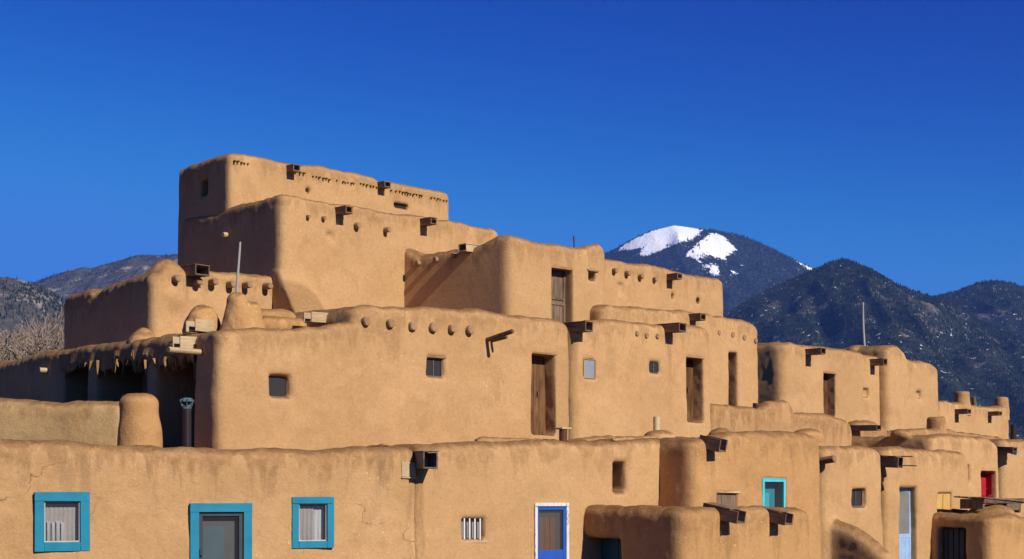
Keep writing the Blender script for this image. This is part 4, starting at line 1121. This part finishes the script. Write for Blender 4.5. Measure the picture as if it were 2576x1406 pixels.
def in_poly(px, py, poly):
    c = np.zeros(px.shape, bool); n = len(poly)
    for i in range(n):
        x0, y0 = poly[i]; x1, y1 = poly[(i + 1) % n]
        if y0 == y1: continue
        m_ = ((y0 > py) != (y1 > py)) & (px < (x1 - x0) * (py - y0) / (y1 - y0) + x0)
        c ^= m_
    return c
def mountain(label_forest, D, ridge, mat, slope, seed, nlat, ndep, front, back, spur, trees, th, snow=(), rockfree=0.0, visible=(0, 2575)):
    rp = np.array(ridge, float)
    pxs = np.linspace(rp[0, 0], rp[-1, 0], nlat)
    crest = CZ + (HY - np.interp(pxs, rp[:, 0], rp[:, 1])) / F * D
    X = (pxs - CX) / F * D
    ts = np.concatenate([-np.linspace(back, 60, 10), np.linspace(0, 1, ndep) ** 1.25 * front])
    XX, TT = np.meshgrid(X, ts, indexing='ij')
    CR = np.repeat(crest[:, None], len(ts), 1)
    P3 = np.stack([XX.ravel(), (D - TT).ravel(), np.zeros(XX.size)], 1)
    nz = fbm(P3, 1 / (D * 0.045), 5, seed, 0.52).reshape(XX.shape)
    # spurs and gullies running down the slope
    P4 = np.stack([XX.ravel() * 1.0, (D - TT).ravel() * 0.28, np.full(XX.size, 3.3)], 1)
    sp = 1 - np.abs(fbm(P4, 1 / (D * 0.03), 3, seed + 20)).reshape(XX.shape)
    fade = np.clip(np.abs(TT) / (D * 0.05), 0, 1)
    Z = CR - slope * np.abs(TT) * (1 + 0.12 * nz) + fade * (spur * (sp - 0.55) * 1.0 + spur * 0.55 * nz)
    Z = np.maximum(Z, -8 + 0 * Z)
    V = np.stack([XX.ravel(), (D - TT).ravel(), Z.ravel()], 1)
    nt_ = len(ts)
    I, J = np.meshgrid(np.arange(nlat - 1), np.arange(nt_ - 1), indexing='ij')
    a = (I * nt_ + J).ravel(); Q = np.stack([a, a + 1, a + nt_ + 1, a + nt_], 1)
    base = np.array([X.mean(), D, 0])
    me = mesh_np('mountain', V - base, Q[:, ::-1], mat)
    px = CX + F * V[:, 0] / V[:, 1]; py = HY - F * (V[:, 2] - CZ) / V[:, 1]
    snowv = np.zeros(len(V), np.float32)
    for poly in snow: snowv[in_poly(px, py, poly)] = 1.0
    S = snowv.reshape(nlat, nt_)
    for _ in range(9):
        Sp = np.pad(S, 1, mode='edge'); S = (Sp[:-2, 1:-1] + Sp[2:, 1:-1] + Sp[1:-1, :-2] + Sp[1:-1, 2:] + 2 * S) / 6
    at = me.attributes.new('snow', 'FLOAT', 'POINT'); at.data.foreach_set('value', S.ravel().astype(np.float32))
    tag(add('mountain', me, None, tuple(base)), kind='structure')
    # conifers over its slope
    rg = np.random.default_rng(seed)
    n = trees
    fi = rg.uniform(0, nlat - 1.001, n); fj = 10 + rg.random(n) ** 1.0 * (ndep - 2)
    i0 = fi.astype(int); j0 = fj.astype(int); a_, b2 = fi - i0, fj - j0
    Vg = V.reshape(nlat, nt_, 3)
    B = (Vg[i0, j0] * ((1 - a_) * (1 - b2))[:, None] + Vg[i0 + 1, j0] * (a_ * (1 - b2))[:, None] + Vg[i0, j0 + 1] * ((1 - a_) * b2)[:, None] + Vg[i0 + 1, j0 + 1] * (a_ * b2)[:, None])
    sv = S[i0, j0]
    dens = vnoise(B, 0.006, seed + 4) * 0.6 + vnoise(B, 0.02, seed + 6) * 0.4
    tpx = CX + F * B[:, 0] / B[:, 1]; tpy = HY - F * (B[:, 2] - CZ) / B[:, 1]
    clump = (vnoise(B, 0.011, seed + 8) + 0.7 * vnoise(B, 0.03, seed + 9) > 0.62) & (sv < 0.97)
    keep = ((sv + rg.normal(0, 0.2, n) < 0.42) | clump) & (dens > -0.55 + rockfree + rg.normal(0, 0.15, n)) & (B[:, 2] > 2) & (tpx > visible[0] - 60) & (tpx < visible[1] + 60) & (tpy < 1130)
    B = B[keep]; n = len(B)
    h = th * rg.uniform(0.55, 1.35, n); r = h * rg.uniform(0.20, 0.30, n); ph = rg.uniform(0, 6.28, n)
    TV = np.zeros((n, 7, 3), np.float32)
    for k in range(3):
        aa = ph + k * 2.0944
        TV[:, k] = B + np.stack([r * np.cos(aa), r * np.sin(aa), -0.12 * h], 1)
        TV[:, 3 + k] = B + np.stack([0.62 * r * np.cos(aa + 1), 0.62 * r * np.sin(aa + 1), 0.32 * h], 1)
    TV[:, 6] = B + np.stack([0 * h, 0 * h, h], 1)
    o = (np.arange(n) * 7)[:, None]
    T1_ = np.concatenate([o + np.array(f)[None] for f in ((0, 1, 6), (1, 2, 6), (2, 0, 6), (3, 4, 6), (4, 5, 6), (5, 3, 6))])
    me = mesh_np('conifer_forest', TV.reshape(-1, 3) - base, T1_, 'conifer', smooth=False, nper=3)
    tag(add('conifer_forest', me, None, tuple(base)), label_forest, 'forest', kind='stuff')

SNOW = [[(1548, 632), (1575, 613), (1600, 597), (1640, 581), (1672, 572), (1700, 566), (1735, 572), (1770, 577), (1748, 598), (1722, 606), (1700, 614), (1672, 624), (1645, 636), (1632, 642), (1606, 646), (1612, 630), (1622, 618), (1604, 624), (1590, 630), (1570, 628)],
        [(1722, 645), (1748, 616), (1770, 598), (1795, 584), (1818, 592), (1838, 612), (1852, 626), (1850, 640), (1832, 636), (1822, 652), (1800, 648), (1786, 640), (1764, 648), (1750, 655), (1738, 644)],
        [(1786, 668), (1798, 662), (1808, 676), (1808, 692), (1796, 695), (1786, 686)], [(1840, 682), (1852, 676), (1852, 694), (1842, 696)], [(1766, 664), (1774, 662), (1774, 684), (1767, 684)],
        [(1988, 648), (2010, 655), (2030, 668), (2052, 676), (2036, 680), (2016, 668)]]
mountain('conifers covering the far snow-capped mountain', 7800, [(900, 900), (1200, 790), (1400, 690), (1500, 645), (1535, 632), (1570, 613), (1600, 596), (1640, 580), (1670, 573), (1695, 567), (1720, 570), (1765, 577), (1800, 579), (1850, 589), (1900, 606), (1950, 630), (2010, 660), (2045, 676), (2120, 720), (2300, 820), (2600, 930), (2900, 1000)], 'forest_far', 0.52, 3, 560, 190, 2600, 900, 60, 60000, 11, SNOW, 0.0, (1500, 2300))
mountain('conifers covering the dark foothill behind the far houses', 4300, [(1300, 1010), (1600, 900), (1820, 792), (1900, 742), (1980, 706), (2040, 681), (2075, 664), (2095, 657), (2115, 652), (2135, 655), (2160, 664), (2200, 685), (2260, 717), (2300, 733), (2330, 741), (2360, 752), (2450, 800), (2600, 870), (3000, 1000)], 'forest_mid', 0.46, 11, 560, 150, 1800, 700, 66, 80000, 7.0, (), 0.44, (1780, 2640))
mountain('conifers covering the rounded hill at the right edge', 5200, [(2000, 900), (2200, 810), (2300, 760), (2345, 744), (2400, 734), (2440, 717), (2475, 708), (2505, 705), (2540, 711), (2575, 722), (2650, 760), (2750, 800), (3000, 900)], 'forest_mid', 0.46, 17, 320, 110, 1900, 700, 60, 34000, 7.5, (), 0.30, (2280, 2640))
mountain('conifers scattered over the rocky left ridge', 5600, [(-500, 760), (-200, 735), (0, 720), (90, 709), (130, 694), (170, 680), (205, 672), (230, 674), (262, 665), (300, 655), (340, 643), (370, 642), (420, 643), (450, 638), (520, 630), (700, 660), (1000, 760), (1400, 930)], 'forest_left', 0.50, 23, 420, 120, 2000, 700, 80, 40000, 8, (), 0.80, (0, 480))
mountain('conifers scattered over the dark near hill on the left', 2900, [(-700, 800), (-300, 700), (-100, 690), (0, 697), (25, 697), (60, 706), (90, 716), (140, 742), (200, 780), (300, 850), (420, 930), (600, 1020)], 'forest_left', 0.42, 31, 300, 100, 1100, 500, 30, 26000, 6, (), 0.60, (0, 240))

# ------------------------------------------------------------------ bare cottonwoods beyond the pueblo on the left
m, nt, b = nmat('bark')
pos = N(nt, 'ShaderNodeNewGeometry').outputs['Position']
L(nt, mixc(nt, noise(nt, pos, 3.0, 4), (0.07, 0.052, 0.038), (0.17, 0.135, 0.10)), b.inputs['Base Color'])
m, nt, b = nmat('twig')
pos = N(nt, 'ShaderNodeNewGeometry').outputs['Position']
L(nt, mixc(nt, noise(nt, pos, 0.5, 3), (0.23, 0.17, 0.12), (0.38, 0.285, 0.20)), b.inputs['Base Color'])
def bare_tree(label, x, y, height, seed, spread):
    rr = random.Random(seed)
    big, small = [], []
    def grow(p, d, ln, r, lev):
        q = p
        k = 3 if lev < 3 else 2
        for i in range(k):
            d = (d + Vector((rr.gauss(0, .16), rr.gauss(0, .16), rr.gauss(0.03, .10)))).normalized()
            q2 = q + d * (ln / k)
            r2 = r * (1 - 0.28 / k * (i + 1) * 0.8)
            (big if lev < 3 else small).append((q, q2, r, r2)); q, r = q2, r2
            if lev >= 1 and lev < 6 and i < k - 1 and rr.random() < 0.75:
                ax = Vector((rr.gauss(0, 1), rr.gauss(0, 1), rr.gauss(0.25, .6))).normalized()
                grow(q, (d * 0.55 + ax * 0.85).normalized(), ln * 0.62, r * 0.5, lev + 1)
        if lev < 6:
            n = 3 if lev < 5 else 2
            for i in range(n):
                ax = Vector((rr.gauss(0, 1), rr.gauss(0, 1), rr.gauss(0.2, .5))).normalized()
                w = spread if lev < 2 else 0.62
                grow(q, (d + ax * w).normalized(), ln * rr.uniform(0.62, 0.80), r * 0.66, lev + 1)
    grow(Vector((0, 0, -0.1)), Vector((rr.gauss(0, .06), rr.gauss(0, .06), 1)), height * 0.24, height * 0.020, 0)
    zmax = max(s_[1].z for s_ in small); k = height / zmax
    def mk(segs, n, nm, mat, rmin):
        A = np.array([s_[0][:] for s_ in segs]) * k; B = np.array([s_[1][:] for s_ in segs]) * k
        r0 = np.maximum([s_[2] * k for s_ in segs], rmin); r1 = np.maximum([s_[3] * k for s_ in segs], rmin * 0.8)
        d = B - A; d /= np.maximum(np.linalg.norm(d, axis=1, keepdims=True), 1e-6)
        ref = np.where(np.abs(d[:, 2:3]) > 0.9, np.array([[1., 0, 0]]), np.array([[0, 0, 1.]]))
        e1 = np.cross(d, ref); e1 /= np.linalg.norm(e1, axis=1, keepdims=True); e2 = np.cross(d, e1)
        V = np.zeros((len(segs), 2 * n, 3)); 
        for i in range(n):
            a = 2 * math.pi * i / n
            o = e1 * math.cos(a) + e2 * math.sin(a)
            V[:, i] = A + o * r0[:, None]; V[:, n + i] = B + o * r1[:, None]
        o = (np.arange(len(segs)) * 2 * n)[:, None]
        Fq = np.concatenate([o + np.array([[i, (i + 1) % n, n + (i + 1) % n, n + i]]) for i in range(n)])
        return mesh_np(nm, V.reshape(-1, 3), Fq, mat)
    root = add('bare_tree', None, None, (x, y, 0)); tag(root, label, 'tree', 'bare cottonwoods behind the pueblo')
    add('trunk', mk(big, 6, 'trunk', 'bark', 0.03), root)
    add('crown', mk(small, 3, 'crown', 'twig', 0.019), root)
    return len(small)
for lab, px, py, D, sd, sprd in (('tallest bare cottonwood beyond the crumbling portal roof', 62, 772, 78, 4, 0.85), ('bare cottonwood cut by the picture edge behind the portal roof', -30, 782, 74, 9, 0.8), ('low bushy bare cottonwood nearest the dark house wall', 138, 822, 84, 15, 0.95), ('thin dark-limbed bare cottonwood between the two taller ones', 18, 800, 66, 21, 0.75)):
    bare_tree(lab, (px - CX) / F * D, D, CZ + (HY - py) / F * D, sd, sprd)

# ------------------------------------------------------------------ thin blue mountain air
m = bpy.data.materials.new('haze'); m.use_nodes = True
nt = m.node_tree; nt.nodes.clear()
pv = nt.nodes.new('ShaderNodeVolumePrincipled'); pv.inputs['Color'].default_value = (0.15, 0.34, 1.0, 1); pv.inputs['Density'].default_value = 4.3e-5; pv.inputs['Anisotropy'].default_value = 0.0
ou = nt.nodes.new('ShaderNodeOutputMaterial'); nt.links.new(pv.outputs[0], ou.inputs['Volume'])
MATS['haze'] = m
hz = add('haze', box_me('haze', (-10000, -10000, -9.5), (10000, 10000, 1500), 'haze', 0))
tag(hz, kind='stuff'); hz['label'] = 'thin blue mountain air over the whole valley'; hz['category'] = 'haze'
